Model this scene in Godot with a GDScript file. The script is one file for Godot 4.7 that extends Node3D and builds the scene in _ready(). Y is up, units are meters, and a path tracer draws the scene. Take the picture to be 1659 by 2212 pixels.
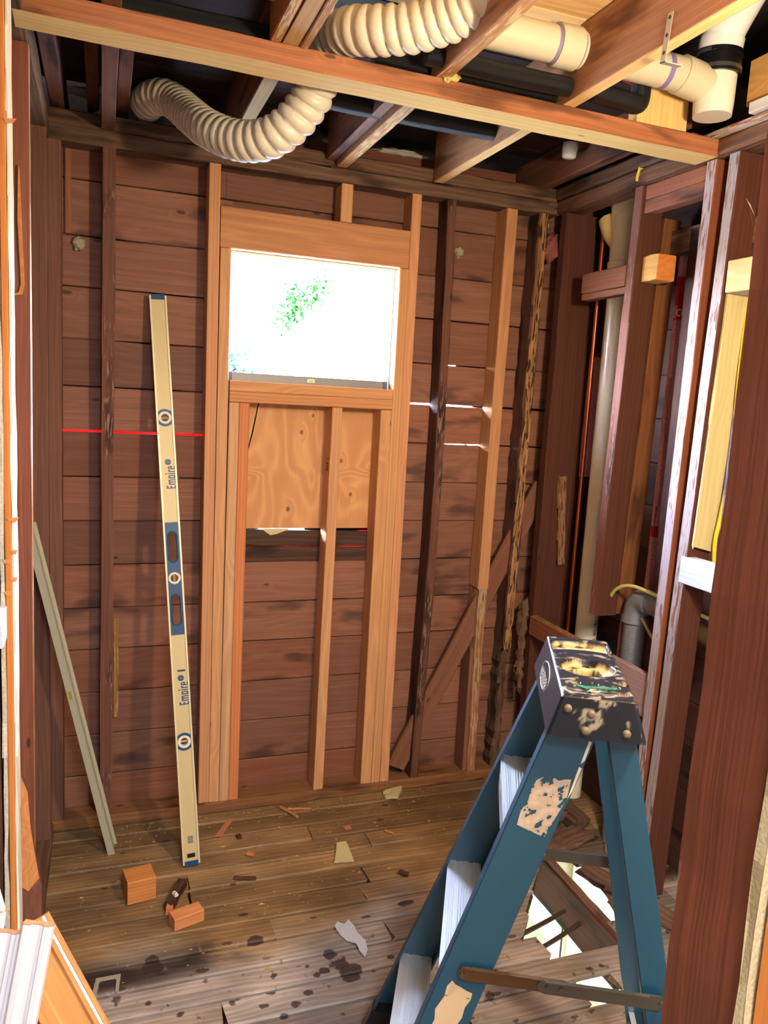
extends Node3D
# A bathroom stripped to its framing: siding and studs behind, joists above, a stepladder in front.
# World: x right along the back wall, y up, z towards the camera; the inside of the siding is z = 0.

var used := {}
var cache := {}
var R := RandomNumberGenerator.new()
const UP := Vector3.UP

# ---------------------------------------------------------------- mesh building
class MB:
	var v := PackedVector3Array()
	var n := PackedVector3Array()
	var t := PackedVector2Array()
	var t2 := PackedVector2Array()
	var c := PackedColorArray()
	var col := Color.WHITE
	func vert(p: Vector3, nn: Vector3, uv: Vector2, uv2: Vector2) -> void:
		v.append(p); n.append(nn); t.append(uv); t2.append(uv2); c.append(col)
	func tri(a: Vector3, b: Vector3, d: Vector3, na: Vector3, nb: Vector3, nd: Vector3, ua: Vector2, ub: Vector2, ud: Vector2) -> void:
		if (b - a).cross(d - a).dot(na + nb + nd) > 0.0:
			vert(a, na, ua, ua); vert(d, nd, ud, ud); vert(b, nb, ub, ub)
		else:
			vert(a, na, ua, ua); vert(b, nb, ub, ub); vert(d, nd, ud, ud)
	func quad(a: Vector3, b: Vector3, d: Vector3, e: Vector3, nn: Vector3, ua := Vector2(0, 0), ub := Vector2(1, 0), ud := Vector2(1, 1), ue := Vector2(0, 1)) -> void:
		tri(a, b, d, nn, nn, nn, ua, ub, ud); tri(a, d, e, nn, nn, nn, ua, ud, ue)
	func box(lo: Vector3, hi: Vector3) -> void:
		for ax in 3:
			for s in [0, 1]:
				var nn := Vector3.ZERO; nn[ax] = s * 2.0 - 1.0
				var u := (ax + 1) % 3; var w := (ax + 2) % 3
				var p := []
				for k in [[0, 0], [1, 0], [1, 1], [0, 1]]:
					var q := Vector3.ZERO
					q[ax] = hi[ax] if s == 1 else lo[ax]
					q[u] = hi[u] if k[0] == 1 else lo[u]
					q[w] = hi[w] if k[1] == 1 else lo[w]
					p.append(q)
				var du: float = hi[u] - lo[u]; var dw: float = hi[w] - lo[w]
				quad(p[0], p[1], p[2], p[3], nn, Vector2(0, 0), Vector2(du, 0) * 4.0, Vector2(du, dw) * 4.0, Vector2(0, dw) * 4.0)
	# a grid of points; rows may close on themselves
	func grid(P: Array, close := false, inside := Vector3.ZERO, flip := 1.0, cols := []) -> void:
		var ni := P.size(); var nj: int = P[0].size()
		var N := []
		for i in ni:
			var row := PackedVector3Array()
			for j in nj:
				var a: Vector3 = P[mini(i + 1, ni - 1)][j] - P[maxi(i - 1, 0)][j]
				var jp := (j + 1) % nj if close else mini(j + 1, nj - 1)
				var jm := (j + nj - 1) % nj if close else maxi(j - 1, 0)
				var b: Vector3 = P[i][jp] - P[i][jm]
				row.append(a.cross(b).normalized() * flip)
			N.append(row)
		var m := nj if close else nj - 1
		for i in ni - 1:
			for j in m:
				var k := (j + 1) % nj
				var q := [[i, j], [i + 1, j], [i + 1, k], [i, k]]
				for tr in [[0, 1, 2], [0, 2, 3]]:
					var w := []
					for x in tr: w.append(q[x])
					var pa: Vector3 = P[w[0][0]][w[0][1]]; var pb: Vector3 = P[w[1][0]][w[1][1]]; var pc: Vector3 = P[w[2][0]][w[2][1]]
					var na: Vector3 = N[w[0][0]][w[0][1]]; var nb: Vector3 = N[w[1][0]][w[1][1]]; var nc: Vector3 = N[w[2][0]][w[2][1]]
					if (pb - pa).cross(pc - pa).dot(na + nb + nc) > 0.0:
						var s = w[1]; w[1] = w[2]; w[2] = s
					for x in w:
						var jj: int = x[1]
						if close and k == 0 and jj == 0: jj = nj
						if cols.size() > 0: col = cols[x[0]][x[1]]
						vert(P[x[0]][x[1]], N[x[0]][x[1]], Vector2(float(jj) / m, float(x[0]) / ni * 4.0), Vector2.ZERO)
	# polygon extruded along a vector; the polygon is a list of points in space
	func prism(poly: PackedVector2Array, ex: Vector3, ey: Vector3, o: Vector3, along: Vector3, caps := true) -> void:
		var k := poly.size()
		var area := 0.0
		for i in k: area += poly[i].cross(poly[(i + 1) % k])
		var sg := 1.0 if area > 0 else -1.0
		var L := along.length()
		var nz := ex.cross(ey).normalized()
		var run := 0.0
		for i in k:
			var a := poly[i]; var b := poly[(i + 1) % k]
			var d := b - a
			var pa := o + ex * a.x + ey * a.y; var pb := o + ex * b.x + ey * b.y
			var nn := ((ex * d.x + ey * d.y).cross(along)).normalized()
			var want := (ex * d.y - ey * d.x) * sg
			if nn.dot(want) < 0: nn = -nn
			quad(pa, pb, pb + along, pa + along, nn, Vector2(run * 4, 0), Vector2((run + d.length()) * 4, 0), Vector2((run + d.length()) * 4, L / 2.0), Vector2(run * 4, L / 2.0))
			run += d.length()
		if caps:
			var ids := Geometry2D.triangulate_polygon(poly)
			var face := nz if nz.dot(along) > 0 else -nz
			for i in range(0, ids.size(), 3):
				var q := [poly[ids[i]], poly[ids[i + 1]], poly[ids[i + 2]]]
				var w := []
				for x in q: w.append(o + ex * x.x + ey * x.y)
				tri(w[0], w[1], w[2], -face, -face, -face, q[0] * 4.0, q[1] * 4.0, q[2] * 4.0)
				tri(w[0] + along, w[1] + along, w[2] + along, face, face, face, q[0] * 4.0, q[1] * 4.0, q[2] * 4.0)
	# round tube along points, one radius per point
	func tube(pts: PackedVector3Array, rad: PackedFloat32Array, sides := 16, caps := true) -> void:
		var P := []
		var fx := Vector3.ZERO
		for i in pts.size():
			var d := (pts[mini(i + 1, pts.size() - 1)] - pts[maxi(i - 1, 0)]).normalized()
			if i == 0: fx = d.cross(Vector3(0.3, 0.2, 0.93)).normalized()
			fx = (fx - d * fx.dot(d)).normalized()
			var fy := d.cross(fx)
			var row := PackedVector3Array()
			for j in sides:
				var a := TAU * j / sides
				row.append(pts[i] + (fx * cos(a) + fy * sin(a)) * rad[i])
			P.append(row)
		grid(P, true, Vector3.ZERO, -1.0)
		if caps:
			for e in [0, pts.size() - 1]:
				var d2 := (pts[0] - pts[1]).normalized() if e == 0 else (pts[e] - pts[e - 1]).normalized()
				for j in sides:
					tri(pts[e], P[e][j], P[e][(j + 1) % sides], d2, d2, d2, Vector2(0.5, 0.5), Vector2(0, 0), Vector2(1, 0))
	func done(colors := false, second := false) -> ArrayMesh:
		var arr := []
		arr.resize(Mesh.ARRAY_MAX)
		arr[Mesh.ARRAY_VERTEX] = v; arr[Mesh.ARRAY_NORMAL] = n; arr[Mesh.ARRAY_TEX_UV] = t
		if second: arr[Mesh.ARRAY_TEX_UV2] = t2
		if colors: arr[Mesh.ARRAY_COLOR] = c
		var m := ArrayMesh.new()
		m.add_surface_from_arrays(Mesh.PRIMITIVE_TRIANGLES, arr)
		return m

# ---------------------------------------------------------------- naming
func numbered(called: String) -> String:
	if not used.has(called):
		used[called] = 0
		return called
	used[called] += 1
	return "%s_%03d" % [called, used[called]]

func tag(o: Node, label: String, category: String, group := "") -> Node:
	o.set_meta("label", label); o.set_meta("category", category)
	if group != "": o.set_meta("group", group)
	return o

func struct(o: Node) -> Node:
	o.set_meta("kind", "structure")
	return o

func base(called: String, at := Vector3.ZERO, b := Basis.IDENTITY) -> Node3D:
	var o := Node3D.new()
	o.name = numbered(called); add_child(o, true); o.transform = Transform3D(b, at)
	return o

func obj(called: String, mesh: Mesh, m: Material, parent: Node = null, at := Vector3.ZERO, b := Basis.IDENTITY) -> MeshInstance3D:
	var o := MeshInstance3D.new()
	if parent == null:
		o.name = numbered(called); add_child(o, true)
	else:
		o.name = called; parent.add_child(o, true)
	o.mesh = mesh
	if m != null: o.material_override = m
	o.transform = Transform3D(b, at)
	return o

# ---------------------------------------------------------------- textures
func nb(sd: int, fr: float, w: int, h: int, W: int, H: int, oct := 3) -> PackedByteArray:
	var f := FastNoiseLite.new()
	f.seed = sd; f.frequency = fr; f.fractal_octaves = oct; f.noise_type = FastNoiseLite.TYPE_SIMPLEX_SMOOTH
	var im := f.get_seamless_image(w, h)
	im.convert(Image.FORMAT_L8)
	im.resize(W, H, Image.INTERPOLATE_CUBIC)
	return im.get_data()

func pack(rgb: PackedByteArray, hgt: PackedByteArray, W: int, H: int, bump: float) -> Array:
	var im := Image.create_from_data(W, H, false, Image.FORMAT_RGB8, rgb)
	var hm := Image.create_from_data(W, H, false, Image.FORMAT_L8, hgt)
	hm.convert(Image.FORMAT_RGBA8)
	hm.bump_map_to_normal_map(bump)
	return [ImageTexture.create_from_image(im), ImageTexture.create_from_image(hm)]

# wood: grain runs along V; the picture is 0.256 m by 2.05 m
func wood_tex(sd: int, dark: Color, light: Color, o := {}) -> Array:
	var W: int = o.get("w", 256); var H: int = o.get("h", 1024)
	var fine := nb(sd, 0.22, 256, 24, W, H, 2)
	var med := nb(sd + 1, 0.05, 128, 16, W, H)
	var warp := nb(sd + 2, 0.016, 64, o.get("wh", 96), W, H)
	var blot := nb(sd + 3, 0.03, 64, 128, W, H, 4)
	var pit := nb(sd + 4, 0.09, 256, 256, W, H, 4)
	var rings: float = o.get("rings", 16.0); var amp: float = o.get("amp", 2.0)
	var kr: float = o.get("ring", 0.35); var kf: float = o.get("fine", 0.35); var km: float = o.get("med", 0.3)
	var stain: Color = o.get("stain", Color(0.12, 0.09, 0.08)); var ks: float = o.get("kstain", 0.0)
	var res: Color = o.get("res", Color.WHITE); var kres: float = o.get("kres", 0.0)
	var knots: int = o.get("knots", 2)
	var rr := RandomNumberGenerator.new(); rr.seed = sd
	var kn := []
	for i in knots: kn.append(Vector3(rr.randf_range(0.1, 0.9) * W, (i + rr.randf_range(0.2, 0.8)) / maxf(knots, 1) * H, rr.randf_range(0.6, 1.0) * float(o.get("kr", 13.0))))
	var rgb := PackedByteArray(); rgb.resize(W * H * 3)
	var hg := PackedByteArray(); hg.resize(W * H)
	var asp: float = o.get("asp", 0.5)
	for y in H:
		var near := []
		for k in kn:
			if absf(y - k.y) * 2.0 * asp < k.z * 6.0: near.append(k)
		for x in W:
			var i := y * W + x
			var ph := x * rings / W + (warp[i] / 255.0) * amp
			var kd := 0.0
			for k in near:
				var dx: float = x - k.x; var dy: float = (y - k.y) * 2.0 * asp
				var d2: float = (dx * dx + dy * dy * 0.5) / (k.z * k.z)
				if d2 < 12.0:
					ph += 2.6 * exp(-d2 * 0.3) * (1.0 if dx > 0 else -1.0) * 0.5 + 1.5 * exp(-d2 * 0.5)
					kd = maxf(kd, 1.0 - smoothstep(0.25, 0.75, d2))
			var rg := 0.5 + 0.5 * sin(ph * TAU)
			rg = rg * rg
			var f := fine[i] / 255.0; var md := med[i] / 255.0
			var val := clampf((rg * kr + f * kf + md * km) / (kr + kf + km) * 1.15 - 0.075, 0.0, 1.0)
			var c := dark.lerp(light, val)
			c = c.lerp(dark * 0.6, kd * 0.8)
			if ks > 0.0: c = c.lerp(stain, smoothstep(0.66 - ks * 0.3, 0.95, blot[i] / 255.0) * 0.75)
			var h := 150.0 + (f - 0.5) * 60.0 - rg * 25.0
			if kres != 0.0:
				var a := smoothstep(0.5 - kres * 0.35, 0.6 - kres * 0.35, pit[i] / 255.0 * 0.6 + blot[i] / 255.0 * 0.4)
				c = c.lerp(res * (0.85 + 0.15 * f), a * 0.92); h += a * 40.0
			var pk: float = o.get("pits", 0.0)
			if pk > 0.0:
				var pp := smoothstep(0.66 - pk * 0.1, 0.76 - pk * 0.1, pit[i] / 255.0)
				c = c.lerp(dark * 0.45, pp); h -= pp * 90.0
			rgb[i * 3] = int(clampf(c.r, 0, 1) * 255.0); rgb[i * 3 + 1] = int(clampf(c.g, 0, 1) * 255.0); rgb[i * 3 + 2] = int(clampf(c.b, 0, 1) * 255.0)
			hg[i] = int(clampf(h, 0, 255))
	return pack(rgb, hg, W, H, o.get("bump", 2.2))

var T := {}
func textures() -> void:
	T.side_a = wood_tex(11, Color(0.49, 0.31, 0.235), Color(0.64, 0.435, 0.335), {"knots": 3, "kr": 8.0, "rings": 11.0, "amp": 3.0, "fine": 0.5, "ring": 0.15, "kstain": 0.0, "stain": Color(0.36, 0.24, 0.19), "bump": 1.2})
	T.side_b = wood_tex(23, Color(0.51, 0.325, 0.245), Color(0.65, 0.45, 0.345), {"knots": 2, "kr": 9.0, "rings": 7.0, "amp": 4.0, "fine": 0.5, "ring": 0.18, "kstain": 0.06, "stain": Color(0.34, 0.22, 0.18), "bump": 1.2})
	T.old_a = wood_tex(31, Color(0.42, 0.285, 0.225), Color(0.56, 0.395, 0.315), {"knots": 2, "rings": 14.0, "kr": 9.0, "fine": 0.5, "ring": 0.2, "bump": 1.4})
	T.old_b = wood_tex(37, Color(0.39, 0.27, 0.215), Color(0.53, 0.375, 0.305), {"knots": 1, "rings": 9.0, "kstain": 0.2, "fine": 0.5, "ring": 0.2, "bump": 1.4})
	T.joist = wood_tex(33, Color(0.55, 0.39, 0.275), Color(0.72, 0.535, 0.39), {"knots": 3, "rings": 10.0, "kr": 9.0, "fine": 0.4, "ring": 0.25, "kstain": 0.15, "stain": Color(0.33, 0.22, 0.15), "bump": 1.4})
	T.spot = wood_tex(41, Color(0.38, 0.265, 0.215), Color(0.53, 0.38, 0.31), {"knots": 1, "kstain": 0.25, "kres": -0.42, "fine": 0.5, "ring": 0.2, "res": Color(0.66, 0.58, 0.50)})
	T.fir_a = wood_tex(43, Color(0.70, 0.505, 0.355), Color(0.85, 0.65, 0.47), {"knots": 2, "rings": 20.0, "amp": 1.2, "kr": 7.0, "ring": 0.3, "bump": 1.2})
	T.fir_b = wood_tex(47, Color(0.72, 0.53, 0.375), Color(0.86, 0.67, 0.49), {"knots": 1, "rings": 9.0, "amp": 4.0, "kr": 9.0, "ring": 0.25, "bump": 1.2})
	T.pale = wood_tex(53, Color(0.80, 0.66, 0.47), Color(0.93, 0.81, 0.62), {"knots": 2, "rings": 7.0, "amp": 4.5, "fine": 0.25, "bump": 1.2})
	T.cream = wood_tex(59, Color(0.84, 0.73, 0.53), Color(0.96, 0.88, 0.70), {"knots": 2, "rings": 12.0, "fine": 0.6, "ring": 0.2, "kr": 8.0, "bump": 2.0})
	T.lath = wood_tex(61, Color(0.58, 0.44, 0.32), Color(0.76, 0.60, 0.44), {"knots": 0, "kres": 0.1, "res": Color(0.86, 0.80, 0.69), "kstain": 0.15, "bump": 4.0})
	T.resid = wood_tex(67, Color(0.52, 0.39, 0.33), Color(0.68, 0.54, 0.47), {"knots": 1, "kres": 0.5, "res": Color(0.84, 0.82, 0.84), "kstain": 0.15, "bump": 4.0})
	T.eaten = wood_tex(71, Color(0.50, 0.36, 0.24), Color(0.74, 0.58, 0.40), {"knots": 0, "rings": 7.0, "amp": 4.0, "pits": 0.5, "bump": 9.0})
	T.rotten = wood_tex(73, Color(0.33, 0.255, 0.205), Color(0.50, 0.40, 0.325), {"knots": 1, "rings": 10.0, "kstain": 0.35, "stain": Color(0.17, 0.125, 0.10), "pits": 0.0, "bump": 5.0})
	T.ply = wood_tex(79, Color(0.76, 0.56, 0.385), Color(0.86, 0.675, 0.475), {"w": 512, "h": 512, "asp": 0.5, "knots": 5, "kr": 11.0, "rings": 3.0, "amp": 4.5, "wh": 24, "ring": 0.45, "fine": 0.15, "med": 0.3, "bump": 0.8})
	T.white = wood_tex(83, Color(0.83, 0.83, 0.84), Color(0.92, 0.92, 0.92), {"knots": 0, "rings": 14.0, "kres": 0.0, "bump": 2.0})
	T.grain = wood_tex(89, Color(0.70, 0.68, 0.66), Color(1.0, 1.0, 1.0), {"knots": 2, "rings": 11.0, "fine": 0.6, "bump": 3.0})
	T.floor = floor_tex()
	var W := 256
	var a := nb(97, 0.05, 256, 256, W, W, 5)
	var rgb := PackedByteArray(); rgb.resize(W * W * 3)
	for i in W * W:
		var k := int(195 + a[i] * 0.23)
		rgb[i * 3] = k; rgb[i * 3 + 1] = k; rgb[i * 3 + 2] = k
	T.mottle = pack(rgb, a, W, W, 6.0)
	var b := nb(101, 0.35, 256, 256, W, W, 2)
	for i in W * W:
		var k := int(150 + b[i] * 0.41)
		rgb[i * 3] = k; rgb[i * 3 + 1] = k; rgb[i * 3 + 2] = k
	T.fuzz = pack(rgb, b, W, W, 10.0)
	var lines := nb(103, 0.06, 256, 8, W, W, 4)
	T.wrinkle = pack(rgb, nb(105, 0.045, 64, 256, W, W, 4), W, W, 10.0)
	for i in W * W:
		var k := int(140 + lines[i] * 0.45)
		rgb[i * 3] = k; rgb[i * 3 + 1] = k; rgb[i * 3 + 2] = k
	T.brushed = pack(rgb, lines, W, W, 3.0)

# the floor's own stains, laid where they lie: x from -0.1 to 2.0, z from 0 to 2.1
func floor_tex() -> Array:
	var W := 1024; var H := 1024
	var big := nb(201, 0.012, 256, 256, W, H, 4)
	var mid := nb(202, 0.03, 256, 512, W, H, 4)
	var spk := nb(203, 0.025, 1024, 1024, W, H, 5)
	var st := nb(204, 0.02, 32, 256, W, H, 3)
	var back := Color(0.66, 0.525, 0.36); var front := Color(0.74, 0.68, 0.635)  # brown back and grey front: worn finish, partly warm and cool light painted in
	var dk := Color(0.17, 0.125, 0.11)
	var rgb := PackedByteArray(); rgb.resize(W * H * 3)
	var spots := [[0.81, 1.0, 0.034, 0.024], [0.845, 1.035, 0.03, 0.02], [0.80, 0.965, 0.02, 0.02], [0.74, 1.03, 0.012, 0.01], [0.765, 1.02, 0.016, 0.014], [0.60, 0.845, 0.028, 0.02], [0.57, 1.10, 0.016, 0.012], [0.60, 1.06, 0.014, 0.012], [0.66, 1.12, 0.02, 0.012], [0.70, 1.09, 0.012, 0.01], [1.10, 0.80, 0.03, 0.012], [0.95, 0.83, 0.02, 0.006], [0.50, 1.06, 0.018, 0.012], [0.36, 1.07, 0.012, 0.01], [0.28, 1.01, 0.01, 0.01], [0.83, 1.07, 0.022, 0.012], [0.90, 1.06, 0.01, 0.008], [0.62, 1.15, 0.012, 0.01], [0.72, 0.99, 0.008, 0.008], [0.43, 0.93, 0.02, 0.008], [0.30, 0.87, 0.022, 0.03], [0.97, 1.02, 0.01, 0.007]]
	for y in H:
		var z := y * 2.1 / H
		for x in W:
			var i := y * W + x
			var wx := x * 2.1 / W - 0.1
			var b := big[i] / 255.0; var m := mid[i] / 255.0
			var e := smoothstep(0.70, 0.98, z + (b - 0.5) * 0.35 + wx * 0.06)
			var c := back.lerp(front, e)
			c = c * (0.82 + 0.3 * m) * (0.88 + 0.24 * st[i] / 255.0)
			# the dark band where the old covering ended
			var band := exp(-pow((z - 0.885 - (b - 0.5) * 0.08) / 0.045, 2.0)) * smoothstep(0.62, 0.35, wx + (m - 0.5) * 0.3)
			c = c.lerp(dk, clampf(band * (0.5 + m), 0.0, 0.85))
			# rot near the right wall
			var rot := smoothstep(0.78, 1.0, (wx - 0.95) * 0.8 + (b - 0.5) * 0.5 + 0.25 + (m - 0.5) * 0.3)
			c = c.lerp(Color(0.30, 0.25, 0.23), rot * 0.4)
			var sp := spk[i] / 255.0
			if z > 0.85 and sp > 0.76: c = c.lerp(dk, smoothstep(0.76, 0.86, sp) * smoothstep(0.85, 1.0, z) * 0.65)
			if sp < 0.2: c = c.lerp(Color(0.74, 0.68, 0.58), smoothstep(0.2, 0.12, sp) * 0.5)
			rgb[i * 3] = int(clampf(c.r, 0, 1) * 255.0); rgb[i * 3 + 1] = int(clampf(c.g, 0, 1) * 255.0); rgb[i * 3 + 2] = int(clampf(c.b, 0, 1) * 255.0)
	for s in spots:
		var x0 := int((s[0] - s[2] * 1.6 + 0.1) / 2.1 * W); var x1 := int((s[0] + s[2] * 1.6 + 0.1) / 2.1 * W)
		var y0 := int((s[1] - s[3] * 1.6) / 2.1 * H); var y1 := int((s[1] + s[3] * 1.6) / 2.1 * H)
		for y in range(maxi(y0, 0), mini(y1, H)):
			for x in range(maxi(x0, 0), mini(x1, W)):
				var i := y * W + x
				var d := pow((x * 2.1 / W - 0.1 - s[0]) / s[2], 2.0) + pow((y * 2.1 / H - s[1]) / s[3], 2.0)
				var k := (1.0 - smoothstep(0.7, 1.05, d + (spk[i] / 255.0 - 0.5) * 3.2 + (mid[i] / 255.0 - 0.5) * 1.2)) * 0.7
				if k > 0.0:
					rgb[i * 3] = int(lerpf(rgb[i * 3], 58.0, k)); rgb[i * 3 + 1] = int(lerpf(rgb[i * 3 + 1], 42.0, k)); rgb[i * 3 + 2] = int(lerpf(rgb[i * 3 + 2], 40.0, k))
	return pack(rgb, mid, W, H, 2.0)

# ---------------------------------------------------------------- materials
func wood(tex: String, tint := Color.WHITE, rough := 0.72, ns := 0.8) -> StandardMaterial3D:
	var vv := maxf(tint.r, maxf(tint.g, tint.b))
	tint = tint.lerp(Color(vv, vv, vv), 0.2)
	var key := "w%s%s%f%f" % [tex, tint.to_html(), rough, ns]
	if cache.has(key): return cache[key]
	var m := StandardMaterial3D.new()
	m.albedo_texture = T[tex][0]; m.albedo_color = tint
	m.normal_enabled = true; m.normal_texture = T[tex][1]; m.normal_scale = ns
	m.roughness = rough; m.metallic_specular = 0.35
	cache[key] = m
	return m

func plain(c: Color, rough := 0.6, metal := 0.0, tex := "", ns := 0.5, scale := 4.0) -> StandardMaterial3D:
	var key := "p%s%f%f%s%f%f" % [c.to_html(), rough, metal, tex, ns, scale]
	if cache.has(key): return cache[key]
	var m := StandardMaterial3D.new()
	m.albedo_color = c; m.roughness = rough; m.metallic = metal
	if tex != "":
		m.albedo_texture = T[tex][0]; m.normal_enabled = true; m.normal_texture = T[tex][1]; m.normal_scale = ns
		m.uv1_triplanar = true; m.uv1_scale = Vector3.ONE * scale
	cache[key] = m
	return m

# ---------------------------------------------------------------- boards
# a chamfered board along +Y of its own axes, width on X, thickness on Z
func board_mesh(L: float, w: float, t: float, m: Material, ax: Basis, at: Vector3, o := {}) -> ArrayMesh:
	var bev: float = o.get("bev", 0.0025); var segs: int = o.get("segs", 1); var jag: float = o.get("jag", 0.0); var bow: float = o.get("bow", 0.0)
	var rr := RandomNumberGenerator.new(); rr.seed = hash("%s%s" % [at, L])
	var off := Vector2(rr.randf(), rr.randf())
	if o.has("off"): off = o.off
	var us: float = 1.0 / o.get("uw", 0.256); var vs: float = 1.0 / o.get("ul", 2.05)
	var hx := w / 2; var hz := t / 2
	var pr := [Vector2(-hx + bev, hz), Vector2(hx - bev, hz), Vector2(hx, hz - bev), Vector2(hx, -hz + bev), Vector2(hx - bev, -hz), Vector2(-hx + bev, -hz), Vector2(-hx, -hz + bev), Vector2(-hx, hz - bev)]
	var rows := []
	for i in segs + 1:
		var f := float(i) / segs
		var row := []
		var bx := sin(f * PI) * bow
		for p in pr:
			var q: Vector2 = p
			if jag > 0.0 and i > 0 and i < segs: q += Vector2(rr.randf_range(-1, 1) * jag, rr.randf_range(-1, 1) * jag)
			elif jag > 0.0: q += Vector2(rr.randf_range(-0.3, 0.3) * jag, rr.randf_range(-0.3, 0.3) * jag)
			var yy := f * L
			if o.has("cut") and i == segs: yy += q.x * float(o.cut)
			if o.has("cut0") and i == 0: yy += q.x * float(o.cut0)
			if o.has("rag") and i == segs: yy += rr.randf_range(-1, 1) * float(o.rag)
			if o.has("rag0") and i == 0: yy += rr.randf_range(-1, 1) * float(o.rag0)
			row.append(Vector3(q.x + bx, yy, q.y))
		rows.append(row)
	var alts: Array = o.get("alt", [])
	var mbs := [MB.new()]
	var mts := [m]
	for a in alts: mbs.append(MB.new()); mts.append(a[1])
	var run := 0.0
	var big: bool = o.has("floor")
	for j in 8:
		var k := (j + 1) % 8
		var d: Vector2 = pr[k] - pr[j]
		var face := Vector3(-d.y, 0, d.x).normalized()
		if face.dot(Vector3((pr[j].x + pr[k].x) / 2, 0, (pr[j].y + pr[k].y) / 2)) < 0: face = -face
		var wn := ax * face
		var which := 0
		for a in alts.size():
			if wn.dot(alts[a][0]) > 0.85: which = a + 1
		var mb: MB = mbs[which]
		for i in segs:
			var a: Vector3 = rows[i][j]; var b: Vector3 = rows[i][k]; var e: Vector3 = rows[i + 1][k]; var g: Vector3 = rows[i + 1][j]
			var nn := (b - a).cross(g - a).normalized()
			if nn.dot(face) < 0: nn = -nn
			if nn.length() < 0.5: nn = face
			var st := mb.v.size()
			mb.quad(a, b, e, g, nn, Vector2(run * us, a.y * vs) + off, Vector2((run + d.length()) * us, b.y * vs) + off, Vector2((run + d.length()) * us, e.y * vs) + off, Vector2(run * us, g.y * vs) + off)
			if big:
				for q in range(st, mb.v.size()):
					var wp := ax * mb.v[q] + at
					mb.t[q] = Vector2((wp.x + 0.1) / 2.1, wp.z / 2.1)
		run += d.length()
	for e in [0, segs]:
		var nn := Vector3(0, -1, 0) if e == 0 else Vector3(0, 1, 0)
		var which := 0
		for a in alts.size():
			if (ax * nn).dot(alts[a][0]) > 0.85: which = a + 1
		var mb: MB = mbs[which]
		for j in range(1, 7):
			var p0: Vector3 = rows[e][0]; var p1: Vector3 = rows[e][j]; var p2: Vector3 = rows[e][j + 1]
			mb.tri(p0, p1, p2, nn, nn, nn, Vector2(p0.x, p0.z) * us + off, Vector2(p1.x, p1.z) * us + off, Vector2(p2.x, p2.z) * us + off)
	var am := ArrayMesh.new()
	for i in mbs.size():
		var mb: MB = mbs[i]
		if mb.v.size() == 0: continue
		var arr := []
		arr.resize(Mesh.ARRAY_MAX)
		arr[Mesh.ARRAY_VERTEX] = mb.v; arr[Mesh.ARRAY_NORMAL] = mb.n; arr[Mesh.ARRAY_TEX_UV] = mb.t
		if big: arr[Mesh.ARRAY_TEX_UV2] = mb.t2
		arr[Mesh.ARRAY_TANGENT] = tangents(mb)
		am.add_surface_from_arrays(Mesh.PRIMITIVE_TRIANGLES, arr)
		am.surface_set_material(am.get_surface_count() - 1, mts[i])
	return am

func tangents(mb: MB) -> PackedFloat32Array:
	var r := PackedFloat32Array()
	for i in mb.v.size():
		var t := Vector3(0, 1, 0).cross(mb.n[i])
		t = t.normalized() if t.length() > 0.1 else Vector3(1, 0, 0)
		r.append_array([t.x, t.y, t.z, 1.0])
	return r

# a board between two end centres; wd is the direction of its width
func beam(called: String, a: Vector3, b: Vector3, wd: Vector3, w: float, t: float, m: Material, o := {}) -> MeshInstance3D:
	var ld := (b - a).normalized()
	wd = (wd - ld * wd.dot(ld)).normalized()
	var ax := Basis(wd, ld, wd.cross(ld))
	return obj(called, board_mesh((b - a).length(), w, t, m, ax, a, o), null, o.get("in", null), a, ax)

# an axis-aligned board filling a box, grain along its longest side (or o.axis)
func bar(called: String, x0: float, x1: float, y0: float, y1: float, z0: float, z1: float, m: Material, o := {}) -> MeshInstance3D:
	var lo := Vector3(minf(x0, x1), minf(y0, y1), minf(z0, z1)); var hi := Vector3(maxf(x0, x1), maxf(y0, y1), maxf(z0, z1))
	var s := hi - lo
	var ax: int = o.get("axis", s.max_axis_index())
	var c := (lo + hi) / 2
	var a := c; a[ax] = lo[ax]
	var b := c; b[ax] = hi[ax]
	var u := (ax + 1) % 3; var v := (ax + 2) % 3
	if s[v] > s[u]: var q := u; u = v; v = q
	var wd := Vector3.ZERO; wd[u] = 1.0
	return beam(called, a, b, wd, s[u], s[v], m, o)

func tint(k := 0.12, warm := 0.03) -> Color:
	var v := 1.0 - R.randf() * k
	v = snappedf(v, 0.03)
	var w := snappedf(R.randf_range(-warm, warm), 0.01)
	return Color(minf(v + w, 1.0), v, maxf(v - w, 0.0))

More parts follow.
